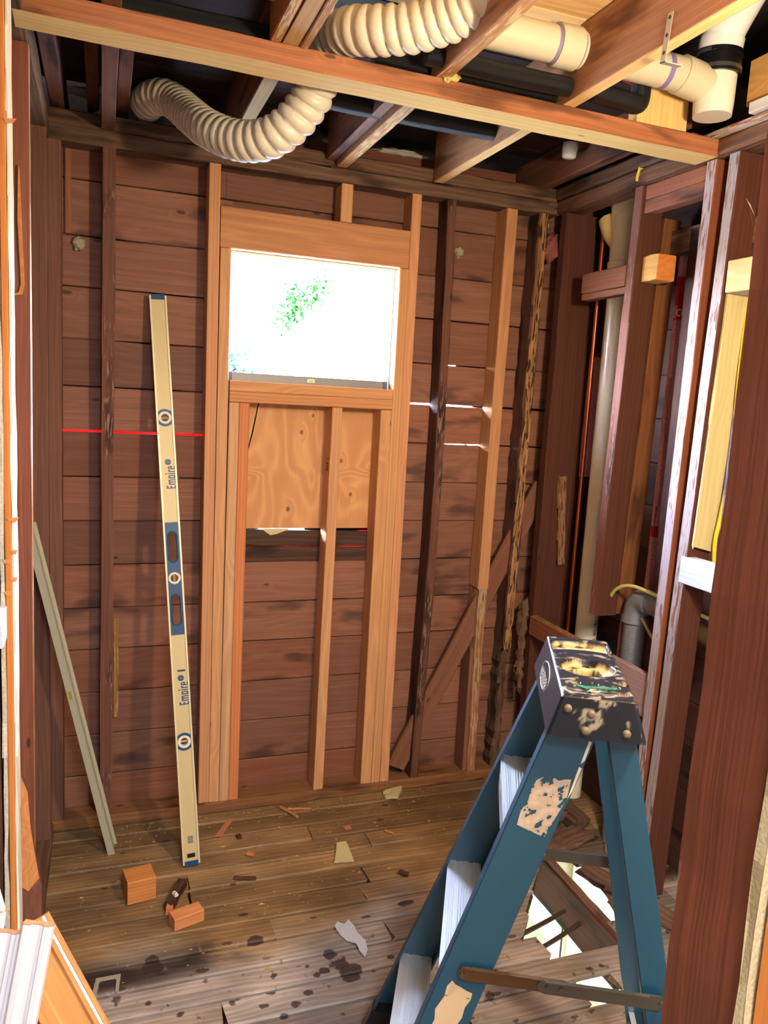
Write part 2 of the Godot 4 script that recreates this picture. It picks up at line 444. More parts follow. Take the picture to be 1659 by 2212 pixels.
# ================================================================ scene
func _ready() -> void:
	R.seed = 7
	# camera, sky, lights, exposure
	var cam := Camera3D.new()
	cam.name = "camera"; add_child(cam)
	cam.transform = Transform3D(Basis.from_euler(Vector3(deg_to_rad(-8.37), deg_to_rad(-20.08), deg_to_rad(3.23))), Vector3(0.16, 1.635, 2.96))
	cam.fov = 66.38; cam.near = 0.05; cam.far = 60.0
	var we := WorldEnvironment.new()
	we.name = "world"; add_child(we)
	var env := Environment.new()
	env.background_mode = Environment.BG_SKY
	var sky := Sky.new(); var sm := ProceduralSkyMaterial.new()
	sm.sky_top_color = Color(0.70, 0.80, 0.94); sm.sky_horizon_color = Color(0.90, 0.94, 1.0)
	sm.ground_bottom_color = Color(0.55, 0.55, 0.53); sm.ground_horizon_color = Color(0.80, 0.82, 0.84)
	sm.sky_energy_multiplier = 12.0; sm.ground_energy_multiplier = 6.0
	sky.sky_material = sm
	env.sky = sky
	env.tonemap_mode = Environment.TONE_MAPPER_LINEAR
	env.tonemap_exposure = 1.14
	env.sdfgi_enabled = true; env.ssao_enabled = true; env.ssil_enabled = true
	we.environment = env
	textures()
	lamps()
	shell()
	back_wall()
	side_walls()
	ceiling_frame()
	services()
	outside()
	stepladder()
	levels()
	doorway()
	debris()

# a bare bulb in a ceramic holder hanging on its cord
func bulb_lamp(at: Vector3, top: float, col: Color, energy: float, size: float, label: String) -> void:
	var b := base("ceiling_lamp", at)
	var mb := MB.new()
	var pts := PackedVector3Array(); var rad := PackedFloat32Array()
	for i in 13:
		var a := PI * i / 12.0
		pts.append(Vector3(0, -cos(a) * 0.06, 0)); rad.append(maxf(sin(a) * 0.06, 0.001))
	mb.tube(pts, rad, 20, false)
	var g := StandardMaterial3D.new()
	g.albedo_color = col; g.emission_enabled = true; g.emission = col; g.emission_energy_multiplier = 4.0
	obj("bulb", mb.done(), g, b)
	var h := MB.new()
	h.tube(PackedVector3Array([Vector3(0, 0.058, 0), Vector3(0, 0.07, 0), Vector3(0, 0.11, 0), Vector3(0, 0.115, 0)]), PackedFloat32Array([0.026, 0.03, 0.03, 0.008]), 16)
	obj("lamp_holder", h.done(), plain(Color(0.85, 0.83, 0.78), 0.4), b)
	var c := MB.new()
	c.tube(PackedVector3Array([Vector3(0, 0.11, 0), Vector3(0, top - at.y, 0)]), PackedFloat32Array([0.004, 0.004]), 8)
	obj("lamp_cord", c.done(), plain(Color(0.1, 0.1, 0.1), 0.6), b)
	tag(b, label, "lamp")
	var l := OmniLight3D.new()
	l.name = "lamp_light"; l.light_color = col; l.light_energy = energy; l.light_size = size; l.omni_range = 12.0; l.omni_attenuation = 2.0; l.shadow_enabled = true
	b.add_child(l)

func lamps() -> void:
	bulb_lamp(Vector3(1.2, 2.02, 2.3), 2.6, Color(1.0, 0.90, 0.75), 2.7, 0.06, "bare warm bulb hanging from the joists behind the stepladder")
	added_fill_panel(Vector3(0.45, 2.6, 3.55))
	bulb_lamp(Vector3(1.9, -0.75, 0.55), -0.2, Color(1.0, 0.93, 0.72), 0.11, 0.05, "bare bulb lighting the room below the broken floor")

# added unseen cool panel, filling the front floor and joists with light
func added_fill_panel(at: Vector3) -> void:
	var w := base("fill_light", at)
	var m := MB.new(); m.box(Vector3(-0.32, -0.012, -0.32), Vector3(0.32, 0.018, 0.32))
	obj("frame", m.done(), plain(Color(0.9, 0.9, 0.9), 0.5), w)
	var col := Color(0.90, 0.94, 1.0)
	var g := StandardMaterial3D.new()
	g.albedo_color = col; g.emission_enabled = true; g.emission = col; g.emission_energy_multiplier = 3.0
	var f := MB.new(); f.box(Vector3(-0.30, -0.016, -0.30), Vector3(0.30, -0.012, 0.30))
	obj("glow_panel", f.done(), g, w)
	tag(w, "added unseen square cool fill panel over the hall behind the camera", "lamp")
	var l := AreaLight3D.new()
	l.name = "lamp_light"; l.area_size = Vector2(0.6, 0.6); l.light_color = col; l.light_energy = 13.0; l.shadow_enabled = true
	l.transform = Transform3D(Basis(Vector3.RIGHT, -PI / 2), Vector3(0, -0.03, 0))
	w.add_child(l)

# ---------------------------------------------------------------- shell
func slab(parent: Node, called: String, x0: float, x1: float, y0: float, y1: float, z0: float, z1: float, m: Material) -> void:
	var mb := MB.new(); mb.box(Vector3(x0, y0, z0), Vector3(x1, y1, z1))
	obj(called, mb.done(), m, parent)

func shell() -> void:
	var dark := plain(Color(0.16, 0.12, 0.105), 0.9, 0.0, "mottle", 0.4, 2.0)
	var plaster := plain(Color(0.84, 0.82, 0.79), 0.9, 0.0, "mottle", 0.2, 1.0)
	# floor: planks across the room, cut round the rotted holes
	var fl := struct(base("floor"))
	var gm := []
	for k in [[1.0, 1.0, 1.0], [0.92, 0.91, 0.90], [0.86, 0.84, 0.82], [0.96, 0.95, 0.95], [0.89, 0.87, 0.84]]:
		var m: StandardMaterial3D = wood("floor", Color(k[0], k[1], k[2]), 0.68, 0.5).duplicate()
		m.detail_enabled = true; m.detail_albedo = T.grain[0]; m.detail_blend_mode = BaseMaterial3D.BLEND_MODE_MUL; m.detail_uv_layer = BaseMaterial3D.DETAIL_UV_2
		gm.append(m)
	var pitch := 0.0985
	# where the floor is gone, row by row: [from z, [x spans of holes]]
	var holes := {}
	holes[4] = [[1.43, 1.60]]
	holes[5] = [[1.45, 1.52]]
	holes[6] = [[1.66, 1.80]]
	holes[7] = [[1.585, 1.82]]
	holes[8] = [[1.505, 1.80]]
	holes[9] = [[1.43, 1.77]]
	holes[10] = [[1.437, 1.70]]
	holes[12] = [[1.445, 1.575]]
	var ends := {4: [0.436], 5: [0.43, 1.02], 7: [0.66], 10: [0.468, 1.25], 2: [0.9], 3: [1.1], 8: [1.0], 12: [1.086], 6: [0.98], 13: [0.5], 9: [1.2], 14: [0.9]}
	for i in range(0, 30):
		var z0 := 0.0712 + i * pitch
		if i == 0: z0 = 0.0
		var z1 := 0.0712 + (i + 1) * pitch - 0.0085
		var cuts := [-0.14]
		for e in ends.get(i, []): cuts.append(e)
		cuts.append(2.12)
		for c in cuts.size() - 1:
			var spans := [[cuts[c] + 0.0012, cuts[c + 1] - 0.0012]]
			for h in holes.get(i, []):
				var nxt := []
				for s in spans:
					if h[0] >= s[1] or h[1] <= s[0]: nxt.append(s); continue
					if h[0] - s[0] > 0.02: nxt.append([s[0], h[0]])
					if s[1] - h[1] > 0.02: nxt.append([h[1], s[1]])
				spans = nxt
			for s in spans:
				var o := {"in": fl, "floor": true, "bev": 0.0045, "segs": 4, "jag": 0.0006, "axis": 0, "ul": 1.3, "uw": 0.2}
				if holes.has(i):
					o["rag"] = 0.006; o["rag0"] = 0.012
					if i >= 6 and i <= 9 and s[1] < 1.7 and s[1] > 1.4: o["cut"] = -0.8
				var dy := R.randf_range(-0.0012, 0.0012)
				bar("plank", s[0], s[1], -0.019 + dy, dy, z0, z1, gm[R.randi() % 5], o)
	# added black sheets keep plank seams dark over the lit room, left out at holes
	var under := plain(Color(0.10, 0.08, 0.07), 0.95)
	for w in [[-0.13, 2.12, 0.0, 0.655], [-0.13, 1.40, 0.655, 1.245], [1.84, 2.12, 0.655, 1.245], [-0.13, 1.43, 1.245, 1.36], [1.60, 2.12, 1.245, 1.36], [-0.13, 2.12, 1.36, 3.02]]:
		slab(fl, "added_dark_sheet", w[0], w[1], -0.030, -0.0225, w[2], w[3], under)
	slab(fl, "hall_floor", -0.9, 2.12, -0.02, -0.001, 3.03, 5.0, plain(Color(0.5, 0.42, 0.36), 0.7, 0.0, "mottle", 0.3, 1.5))
	# floor joists under the planks
	for x in [-0.05, 0.36, 0.77, 1.18, 2.02]:
		bar("floor_joist", x - 0.022, x + 0.022, -0.21, -0.022, 0.0, 5.0, wood("old_b", Color(0.7, 0.66, 0.64)), {"in": fl})
	# lower room, pale and lit
	var lower := struct(base("lower_room"))
	var cream := plain(Color(0.90, 0.88, 0.70), 0.85)
	for k in 9: slab(lower, "panel", -0.5 + k * 0.35, -0.155 + k * 0.35, -1.32, -1.30, -0.6, 4.0, cream)
	slab(lower, "lower_wall", -0.52, -0.5, -1.3, -0.21, -0.6, 4.0, cream)
	slab(lower, "lower_wall", 2.5, 2.52, -1.3, 0.0, -0.6, 4.0, cream)
	slab(lower, "lower_wall", -0.5, 2.5, -1.3, -0.02, -0.62, -0.6, cream)
	slab(lower, "lower_wall", -0.5, 2.5, -1.3, -0.02, 4.0, 4.02, cream)
	slab(lower, "lower_lid", -0.5, 2.52, -0.06, -0.04, -0.62, 0.0, cream)
	slab(lower, "lower_lid", 2.10, 2.52, -0.06, -0.04, 0.0, 4.0, cream)
	slab(lower, "lower_lid", -0.5, -0.12, -0.06, -0.04, -0.05, 4.0, cream)
	# ceiling: pine subfloor boards above the joists
	var ce := struct(base("ceiling"))
	var pm := [wood("pale", Color(1, 0.98, 0.93)), wood("pale", Color(0.94, 0.9, 0.84)), wood("cream", Color(0.95, 0.92, 0.86))]
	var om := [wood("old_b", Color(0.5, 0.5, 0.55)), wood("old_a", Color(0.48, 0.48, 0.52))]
	for i in 24:
		var z0 := -0.05 + i * 0.14
		for q in [[-0.2, 0.58], [0.58, 0.97], [0.97, 1.36], [1.36, 2.2]]:
			if q[0] > 1.3 and z0 > 0.85 and z0 < 1.4: continue
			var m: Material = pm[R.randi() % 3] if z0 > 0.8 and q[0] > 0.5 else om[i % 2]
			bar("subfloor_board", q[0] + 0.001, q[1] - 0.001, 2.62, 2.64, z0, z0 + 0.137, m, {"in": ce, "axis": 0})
	slab(ce, "upper_floor", -1.1, 2.4, 2.95, 3.05, -0.65, 5.2, dark)
	for q in [[-1.1, -1.05, -0.65, 5.2], [2.2, 2.4, -0.65, 5.2], [-1.1, 2.4, -0.67, -0.62], [-1.1, 2.4, 5.1, 5.2]]: slab(ce, "upper_side", q[0], q[1], 2.6, 2.96, q[2], q[3], dark)
	slab(ce, "hall_ceiling", -1.0, 2.2, 2.62, 2.64, 3.31, 5.0, plaster)
	# eave cavity above the back wall plate
	var rim := struct(base("trim_1"))
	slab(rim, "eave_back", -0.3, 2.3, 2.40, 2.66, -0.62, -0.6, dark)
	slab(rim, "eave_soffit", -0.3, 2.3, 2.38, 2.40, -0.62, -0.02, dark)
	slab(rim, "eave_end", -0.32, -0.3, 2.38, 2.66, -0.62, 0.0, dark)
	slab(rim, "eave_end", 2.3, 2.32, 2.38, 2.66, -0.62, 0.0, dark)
	# hall behind the camera
	var wl := struct(base("wall_hall"))
	slab(wl, "hall_wall", -1.02, -1.0, 0.0, 2.62, 2.6, 5.0, plaster)
	slab(wl, "hall_wall", -1.0, -0.14, 0.0, 2.62, 2.58, 2.6, plaster)
	slab(wl, "hall_wall", 2.12, 2.14, 0.0, 2.62, 2.4, 5.0, plaster)
	slab(wl, "hall_wall", -1.0, 2.14, 0.0, 2.62, 5.0, 5.1, plaster)

# ---------------------------------------------------------------- back wall
func back_wall() -> void:
	var wb := struct(base("wall_back"))
	var js := [-0.006, 0.162, 0.324, 0.489, 0.655, 0.812, 0.973, 1.135, 1.295, 1.455, 1.613, 1.775, 1.95, 2.118, 2.30, 2.47]
	for i in js.size() - 1:
		var y0: float = js[i] + 0.0015; var y1: float = js[i + 1] - 0.0015
		var runs := [[-0.13, 0.575], [0.575, 1.24], [1.24, 2.1]]
		if i < 5: runs = [[-0.13, 0.18], [0.18, 1.24], [1.24, 2.1]] if i % 2 == 0 else [[-0.13, 1.0], [1.0, 2.1]]
		if i >= 7 and i <= 12 : runs = [[-0.13, 0.578], [1.25, 2.1]]
		if i == 13: runs = [[-0.13, 0.6], [0.6, 1.42], [1.42, 2.1]]
		for r in runs:
			var m := wood("side_a" if R.randf() < 0.5 else "side_b", tint(0.22, 0.03), 0.62, 0.6)
			var o := {"in": wb, "axis": 0, "segs": 5, "jag": 0.0012, "bev": 0.003, "uw": 0.3, "ul": 1.9}
			var lo := y0; var hi := y1; var dz := R.randf_range(-0.002, 0.002)
			if r[0] > 1.2:
				if i == 10: lo += 0.0035; o["jag"] = 0.002
				if i == 9: hi -= 0.0005; lo += 0.0015
				if i == 11: lo += 0.001
				if i == 12: lo += 0.001
			if r[0] < 0.0 and i == 9: lo += 0.003
			if i == 6 and r[0] == 0.575:
				m = wood("rotten", Color(0.75, 0.66, 0.62), 0.7, 0.8)
				# this one is split along a slanting crack
				beam("plank", Vector3(0.577, 1.1005 - 0.028, -0.01), Vector3(1.238, 1.1045 - 0.045, -0.01), UP, 0.062, 0.02, m, {"in": wb, "segs": 5, "jag": 0.001})
				beam("plank", Vector3(0.577, 1.0065, -0.0105), Vector3(1.238, 0.994, -0.0105), UP, 0.064, 0.018, m, {"in": wb, "segs": 5, "jag": 0.001})
				continue
			bar("plank", r[0], r[1], lo, hi, -0.02 + dz, dz, m, o)
	# strip of siding trim in the left corner bay
	bar("plank", 0.042, 0.062, 2.12, 2.39, 0.001, 0.012, wood("side_b", Color(1, 0.95, 0.92)), {"in": wb})
	# added dark backing blocks the sky behind the boards, open where daylight shows
	var paper := plain(Color(0.06, 0.055, 0.055), 0.95)
	for q in [[-0.3, 0.58, -0.3, 1.435], [-0.3, 0.58, 1.475, 2.4], [0.58, 1.25, -0.3, 1.02], [0.58, 1.25, 1.115, 1.64], [0.58, 0.735, 1.09, 1.116], [0.92, 1.25, 1.09, 1.116], [0.58, 1.25, 2.13, 2.4], [1.25, 2.3, -0.3, 1.445], [1.25, 1.44, 1.445, 1.60], [1.70, 2.3, 1.445, 1.60], [1.62, 2.3, 1.60, 1.64], [1.25, 1.28, 1.60, 1.64], [1.25, 2.3, 1.64, 1.77], [1.25, 1.46, 1.77, 1.79], [1.53, 2.3, 1.77, 1.79], [1.25, 2.3, 1.79, 2.4], [1.44, 1.70, 1.47, 1.60]]:
		slab(wb, "backing_sheet", q[0], q[1], q[2], q[3], -0.034, -0.03, paper)
	# red membrane showing in the open joints
	var red := plain(Color(0.95, 0.03, 0.06), 0.5)
	red.backlight_enabled = true; red.backlight = Color(1.0, 0.1, 0.12)
	slab(wb, "membrane", -0.3, 0.58, 1.435, 1.475, -0.036, -0.0355, red)
	slab(wb, "membrane", 0.58, 1.25, 1.02, 1.095, -0.036, -0.0355, red)
	# plates
	var rot := wood("rotten", Color(1, 0.95, 0.92), 0.85, 1.0)
	tag(bar("sole_plate", -0.02, 1.9, 0.0, 0.045, 0.0, 0.098, wood("joist", Color(0.80, 0.74, 0.62), 0.85, 1.0), {"segs": 24, "jag": 0.0022, "axis": 0, "bev": 0.006}), "worn dark sole plate lying on the floor along the back wall", "plate")
	tag(bar("top_plate", -0.02, 1.885, 2.392, 2.441, 0.0, 0.095, rot, {"segs": 20, "jag": 0.002, "axis": 0, "bev": 0.005}), "lower of the two old top plates above the back wall studs", "plate")
	tag(bar("top_plate", -0.02, 1.87, 2.443, 2.49, 0.0, 0.092, wood("rotten", Color(1.0, 0.93, 0.88), 0.85, 1.0), {"segs": 20, "jag": 0.002, "axis": 0, "bev": 0.005}), "upper of the two old top plates carrying the joist ends", "plate")
	# studs
	var s0 := bar("wall_stud", -0.01, 0.034, 0.045, 2.392, 0.001, 0.09, wood("old_a", Color(0.95, 0.93, 0.92)), {"segs": 14, "jag": 0.0012})
	tag(s0, "old brown stud in the left corner of the back wall, split along its side", "stud")
	tag(beam("wall_stud", Vector3(0.179, 0.045, 0.046), Vector3(0.181, 2.392, 0.046), Vector3.RIGHT, 0.042, 0.09, wood("old_a", Color(1, 0.92, 0.9)), {"segs": 14, "jag": 0.0012, "alt": [[Vector3(0, 0, 1), wood("spot", Color(0.95, 0.85, 0.82))]]}), "old brown paint-flecked stud left of the long yellow level", "stud")
	var ga := wood("fir_a", Color(1, 0.96, 0.92)); var gb := wood("fir_b", Color(1, 0.97, 0.93)); var gc := wood("fir_a", Color(0.97, 0.9, 0.82)); var gd := wood("fir_b", Color(0.98, 1, 1))
	var gr := wood("fir_a", Color(1, 0.80, 0.68))
	tag(beam("wall_stud", Vector3(0.534, 0.045, 0.0465), Vector3(0.524, 2.392, 0.0465), Vector3.RIGHT, 0.039, 0.089, ga), "new fir king stud at the left side of the window framing, full height", "stud")
	tag(beam("trimmer_stud", Vector3(0.573, 0.045, 0.0465), Vector3(0.5675, 2.117, 0.0465), Vector3.RIGHT, 0.0385, 0.089, gb), "new fir trimmer carrying the left end of the window header", "stud")
	tag(bar("cripple_stud", 0.593, 0.629, 0.045, 1.584, 0.002, 0.091, gd), "yellowish new fir stud under the left end of the window sill", "stud")
	tag(bar("cripple_stud", 0.6295, 0.667, 0.045, 1.584, 0.002, 0.091, gr), "reddish new fir stud at the left edge of the plywood patch", "stud")
	tag(beam("cripple_stud", Vector3(0.992, 0.045, 0.0465), Vector3(0.999, 1.584, 0.0465), Vector3.RIGHT, 0.04, 0.089, gb, {"segs": 10, "jag": 0.0006}), "middle cripple stud with a dark stamp standing in front of the plywood patch", "stud")
	tag(beam("cripple_stud", Vector3(1.196, 0.045, 0.0465), Vector3(1.196, 1.584, 0.0465), Vector3.RIGHT, 0.045, 0.089, wood("fir_b", Color(1, 0.95, 0.88))), "new fir stud at the right edge of the plywood patch", "stud")
	tag(beam("trimmer_stud", Vector3(1.238, 0.045, 0.0465), Vector3(1.236, 2.117, 0.0465), Vector3.RIGHT, 0.037, 0.089, wood("fir_a", Color(1, 0.98, 0.9))), "new fir trimmer with strong straight grain carrying the right end of the window header", "stud")
	tag(beam("wall_stud", Vector3(1.277, 0.045, 0.0465), Vector3(1.272, 2.392, 0.0465), Vector3.RIGHT, 0.038, 0.089, wood("fir_b", Color(1, 0.92, 0.88))), "new fir king stud at the right side of the window framing, full height", "stud")
	tag(bar("window_header", 0.547, 1.252, 2.119, 2.257, 0.003, 0.0895, wood("fir_b", Color(0.93, 0.84, 0.78), 0.7, 0.8), {"axis": 0, "off": Vector2(0.36, 0.18)}), "wide fir header board over the window opening, with one large knot", "header")
	tag(bar("cripple_stud", 0.977, 1.021, 2.258, 2.391, 0.003, 0.089, wood("fir_b", Color(1, 0.97, 0.9))), "short fir block standing on the window header", "block")
	tag(bar("window_sill", 0.593, 1.217, 1.6245, 1.663, 0.003, 0.0905, wood("fir_b", Color(1, 0.93, 0.85)), {"axis": 0}), "upper fir board of the doubled rough sill below the window", "sill")
	tag(bar("window_sill", 0.593, 1.217, 1.5855, 1.624, 0.003, 0.0915, wood("fir_a", Color(1, 0.92, 0.84)), {"axis": 0}), "lower fir board of the doubled rough sill, resting on the cripple studs", "sill")
	# dark stamp on the middle cripple stud
	var stamp := base("grade_stamp", Vector3(0.978, 1.365, 0.06))
	var ink := plain(Color(0.06, 0.05, 0.05), 0.8)
	var sb := MB.new()
	for q in [-0.024, 0.022]:
		sb = MB.new(); sb.box(Vector3(-0.0012, q, -0.02), Vector3(-0.0006, q + 0.002, 0.022))
		obj("stamp_border", sb.done(), ink, stamp)
	lettering("HT", 0.018, ink, stamp, Vector3(-0.001, -0.004, 0.001), Basis(Vector3.UP, -PI / 2) * Basis(Vector3(0, 0, 1), PI / 2))
	tag(stamp, "black grade stamp printed on the side of the middle cripple stud", "stamp")
	# plywood patch
	var ply := base("plywood_patch", Vector3(0.669, 1.106, -0.016))
	var pm := MB.new(); pm.box(Vector3(0, 0, 0), Vector3(0.506, 0.478, 0.016))
	var pmat: StandardMaterial3D = wood("ply", Color(1, 0.95, 0.9), 0.65, 0.5).duplicate()
	var front := MB.new()
	front.quad(Vector3(0, 0, 0.0165), Vector3(0.506, 0, 0.0165), Vector3(0.506, 0.478, 0.0165), Vector3(0, 0.478, 0.0165), Vector3(0, 0, 1), Vector2(0.0, 1.0), Vector2(1.0, 1.0), Vector2(1.0, 0.06), Vector2(0, 0.06))
	obj("core", pm.done(), wood("fir_a", Color(0.8, 0.75, 0.7)), ply)
	obj("face_veneer", front.done(), pmat, ply)
	var ck := MB.new()
	ck.prism(PackedVector2Array([Vector2(0.001, 0.262), Vector2(0.004, 0.262), Vector2(0.03, 0.37), Vector2(0.046, 0.462), Vector2(0.0495, 0.478), Vector2(0.044, 0.478), Vector2(0.038, 0.445), Vector2(0.022, 0.36)]), Vector3.RIGHT, UP, Vector3(0, 0, 0.0155), Vector3(0, 0, 0.0014))
	obj("crack", ck.done(), plain(Color(0.05, 0.035, 0.03), 0.9), ply)
	tag(ply, "golden plywood patch with flame grain and knots below the window sill", "plywood")
	# window opening: cut siding edges, membrane wrapped on its right side
	var w1 := struct(base("window_1"))
	var wrap := plain(Color(0.80, 0.90, 0.96), 0.35)
	slab(w1, "flashing", 1.208, 1.2165, 1.664, 2.116, -0.06, 0.04, wrap)
	slab(w1, "flashing", 0.59, 1.216, 2.108, 2.1175, -0.06, 0.05, plain(Color(0.93, 0.93, 0.92), 0.6))
	slab(w1, "flashing", 0.586, 0.593, 1.664, 2.116, -0.06, 0.0, wood("side_a"))
	slab(w1, "flashing", 0.593, 1.21, 1.655, 1.6645, -0.06, 0.02, wrap)
	# old studs right of the window
	tag(beam("wall_stud", Vector3(1.41, 0.045, 0.046), Vector3(1.415, 2.392, 0.046), Vector3.RIGHT, 0.037, 0.09, wood("old_b", Color(0.72, 0.66, 0.64)), {"segs": 18, "jag": 0.0018, "bow": 0.018, "alt": [[Vector3(0, 0, 1), wood("spot", Color(0.86, 0.76, 0.70), 0.75, 1.0)]]}), "dark old stud with white splashes, first to the right of the window framing", "stud")
	tag(beam("wall_stud", Vector3(1.672, 0.86, 0.046), Vector3(1.676, 2.392, 0.046), Vector3.RIGHT, 0.048, 0.09, wood("fir_b", Color(0.93, 0.86, 0.80)), {"segs": 8, "jag": 0.0008, "rag0": 0.004}), "pale tan replacement stud, upper length, with pencil marks and nail holes", "stud")
	tag(beam("wall_stud", Vector3(1.678, 0.045, 0.046), Vector3(1.672, 0.859, 0.046), Vector3.RIGHT, 0.038, 0.09, wood("lath", Color(0.88, 0.76, 0.66)), {"segs": 8, "jag": 0.001}), "lower spliced length of the pale tan stud, stained and split", "stud")
	tag(beam("stud_scab", Vector3(1.648, 0.045, 0.046), Vector3(1.645, 0.60, 0.046), Vector3.RIGHT, 0.02, 0.085, wood("old_a", Color(1, 0.95, 0.9)), {"rag": 0.01}), "short scab nailed to the foot of the pale tan stud", "scab")
	tag(beam("wall_stud", Vector3(1.81, 0.60, 0.046), Vector3(1.819, 2.392, 0.046), Vector3.RIGHT, 0.043, 0.088, wood("old_b", Color(0.8, 0.74, 0.72)), {"segs": 40, "jag": 0.0035, "bev": 0.005, "rag0": 0.02, "alt": [[Vector3(0, 0, 1), wood("eaten", Color(1, 0.95, 0.9), 0.85, 1.4)]]}), "insect-eaten rough stud with tunnelled face near the right corner", "stud")
	tag(beam("wall_stud", Vector3(1.80, 0.045, 0.042), Vector3(1.806, 0.62, 0.042), Vector3.RIGHT, 0.036, 0.07, wood("rotten", Color(0.9, 0.85, 0.8)), {"segs": 18, "jag": 0.006, "bev": 0.006, "rag": 0.03}), "rotted foot of the insect-eaten stud, grey and frayed", "stud")
	tag(beam("diagonal_brace", Vector3(1.335, 0.09, 0.062), Vector3(1.93, 1.30, 0.062), Vector3(1, -0.5, 0), 0.082, 0.02, wood("old_a", Color(1, 0.93, 0.85)), {"segs": 6, "jag": 0.0008}), "brown diagonal brace board rising to the right corner between the old studs", "brace")
	tag(bar("lath_stick", 0.203, 0.2215, 0.39, 0.775, 0.0035, 0.012, wood("lath", Color(0.85, 0.76, 0.55))), "short tan stick standing against the siding right of the paint-flecked stud", "stick")
	# torn paper in the gap under the plywood
	var tp := MB.new()
	tp.prism(PackedVector2Array([Vector2(0.74, 1.105), Vector2(0.86, 1.105), Vector2(0.80, 1.083), Vector2(0.778, 1.079)]), Vector3.RIGHT, UP, Vector3(0, 0, 0.001), Vector3(0, 0, 0.0008))
	tag(obj("torn_paper", tp.done(), plain(Color(0.82, 0.74, 0.52), 0.9)), "torn flap of tan paper hanging in the gap under the plywood patch", "paper")
	# insulation tufts caught in the boards
	for q in [[0.085, 2.09, 0.004, 0.022, "greyish tuft of insulation on the siding in the left corner bay"], [1.497, 2.22, 0.0, 0.02, "small pale tuft stuck in a knot hole between the dark stud and the tan stud"], [1.86, 2.36, 0.03, 0.018, "pale chip of foam in the top right corner of the back wall"]]:
		tag(obj("insulation_tuft", lump(q[3], 0.4, int(q[0] * 1000)), plain(Color(0.72, 0.69, 0.55), 0.95, 0.0, "mottle", 0.6, 14.0), null, Vector3(q[0], q[1], q[2])), q[4], "insulation")
	tag(obj("insulation_tuft", lump(0.05, 0.5, 77), plain(Color(0.62, 0.33, 0.32), 0.95, 0.0, "mottle", 0.8, 12.0), null, Vector3(1.875, 2.27, 0.05)), "pink tuft of insulation stuffed beside the right corner post", "insulation")

func lump(r: float, rough: float, sd: int) -> ArrayMesh:
	var f := FastNoiseLite.new(); f.seed = sd; f.frequency = 1.4; f.fractal_octaves = 3
	var mb := MB.new()
	var P := []
	for i in 11:
		var a := PI * i / 10.0
		var row := PackedVector3Array()
		for j in 16:
			var b := TAU * j / 16.0
			var d := Vector3(sin(a) * cos(b), cos(a), sin(a) * sin(b))
			row.append(d * r * (1.0 + rough * f.get_noise_3dv(d * 1.5) * 1.6))
		P.append(row)
	mb.grid(P, true, Vector3.ZERO, -1.0)
	return mb.done()

func lettering(text: String, h: float, m: Material, parent: Node, at: Vector3, b: Basis, font := "Droid Sans", weight := 700, depth := 0.0006) -> MeshInstance3D:
	var tm := TextMesh.new()
	var f := SystemFont.new(); f.font_names = PackedStringArray([font]); f.font_weight = weight
	tm.font = f; tm.text = text; tm.font_size = 64; tm.pixel_size = h / 46.0; tm.depth = depth
	tm.curve_step = 1.0
	return obj("lettering", tm, m, parent, at, b)

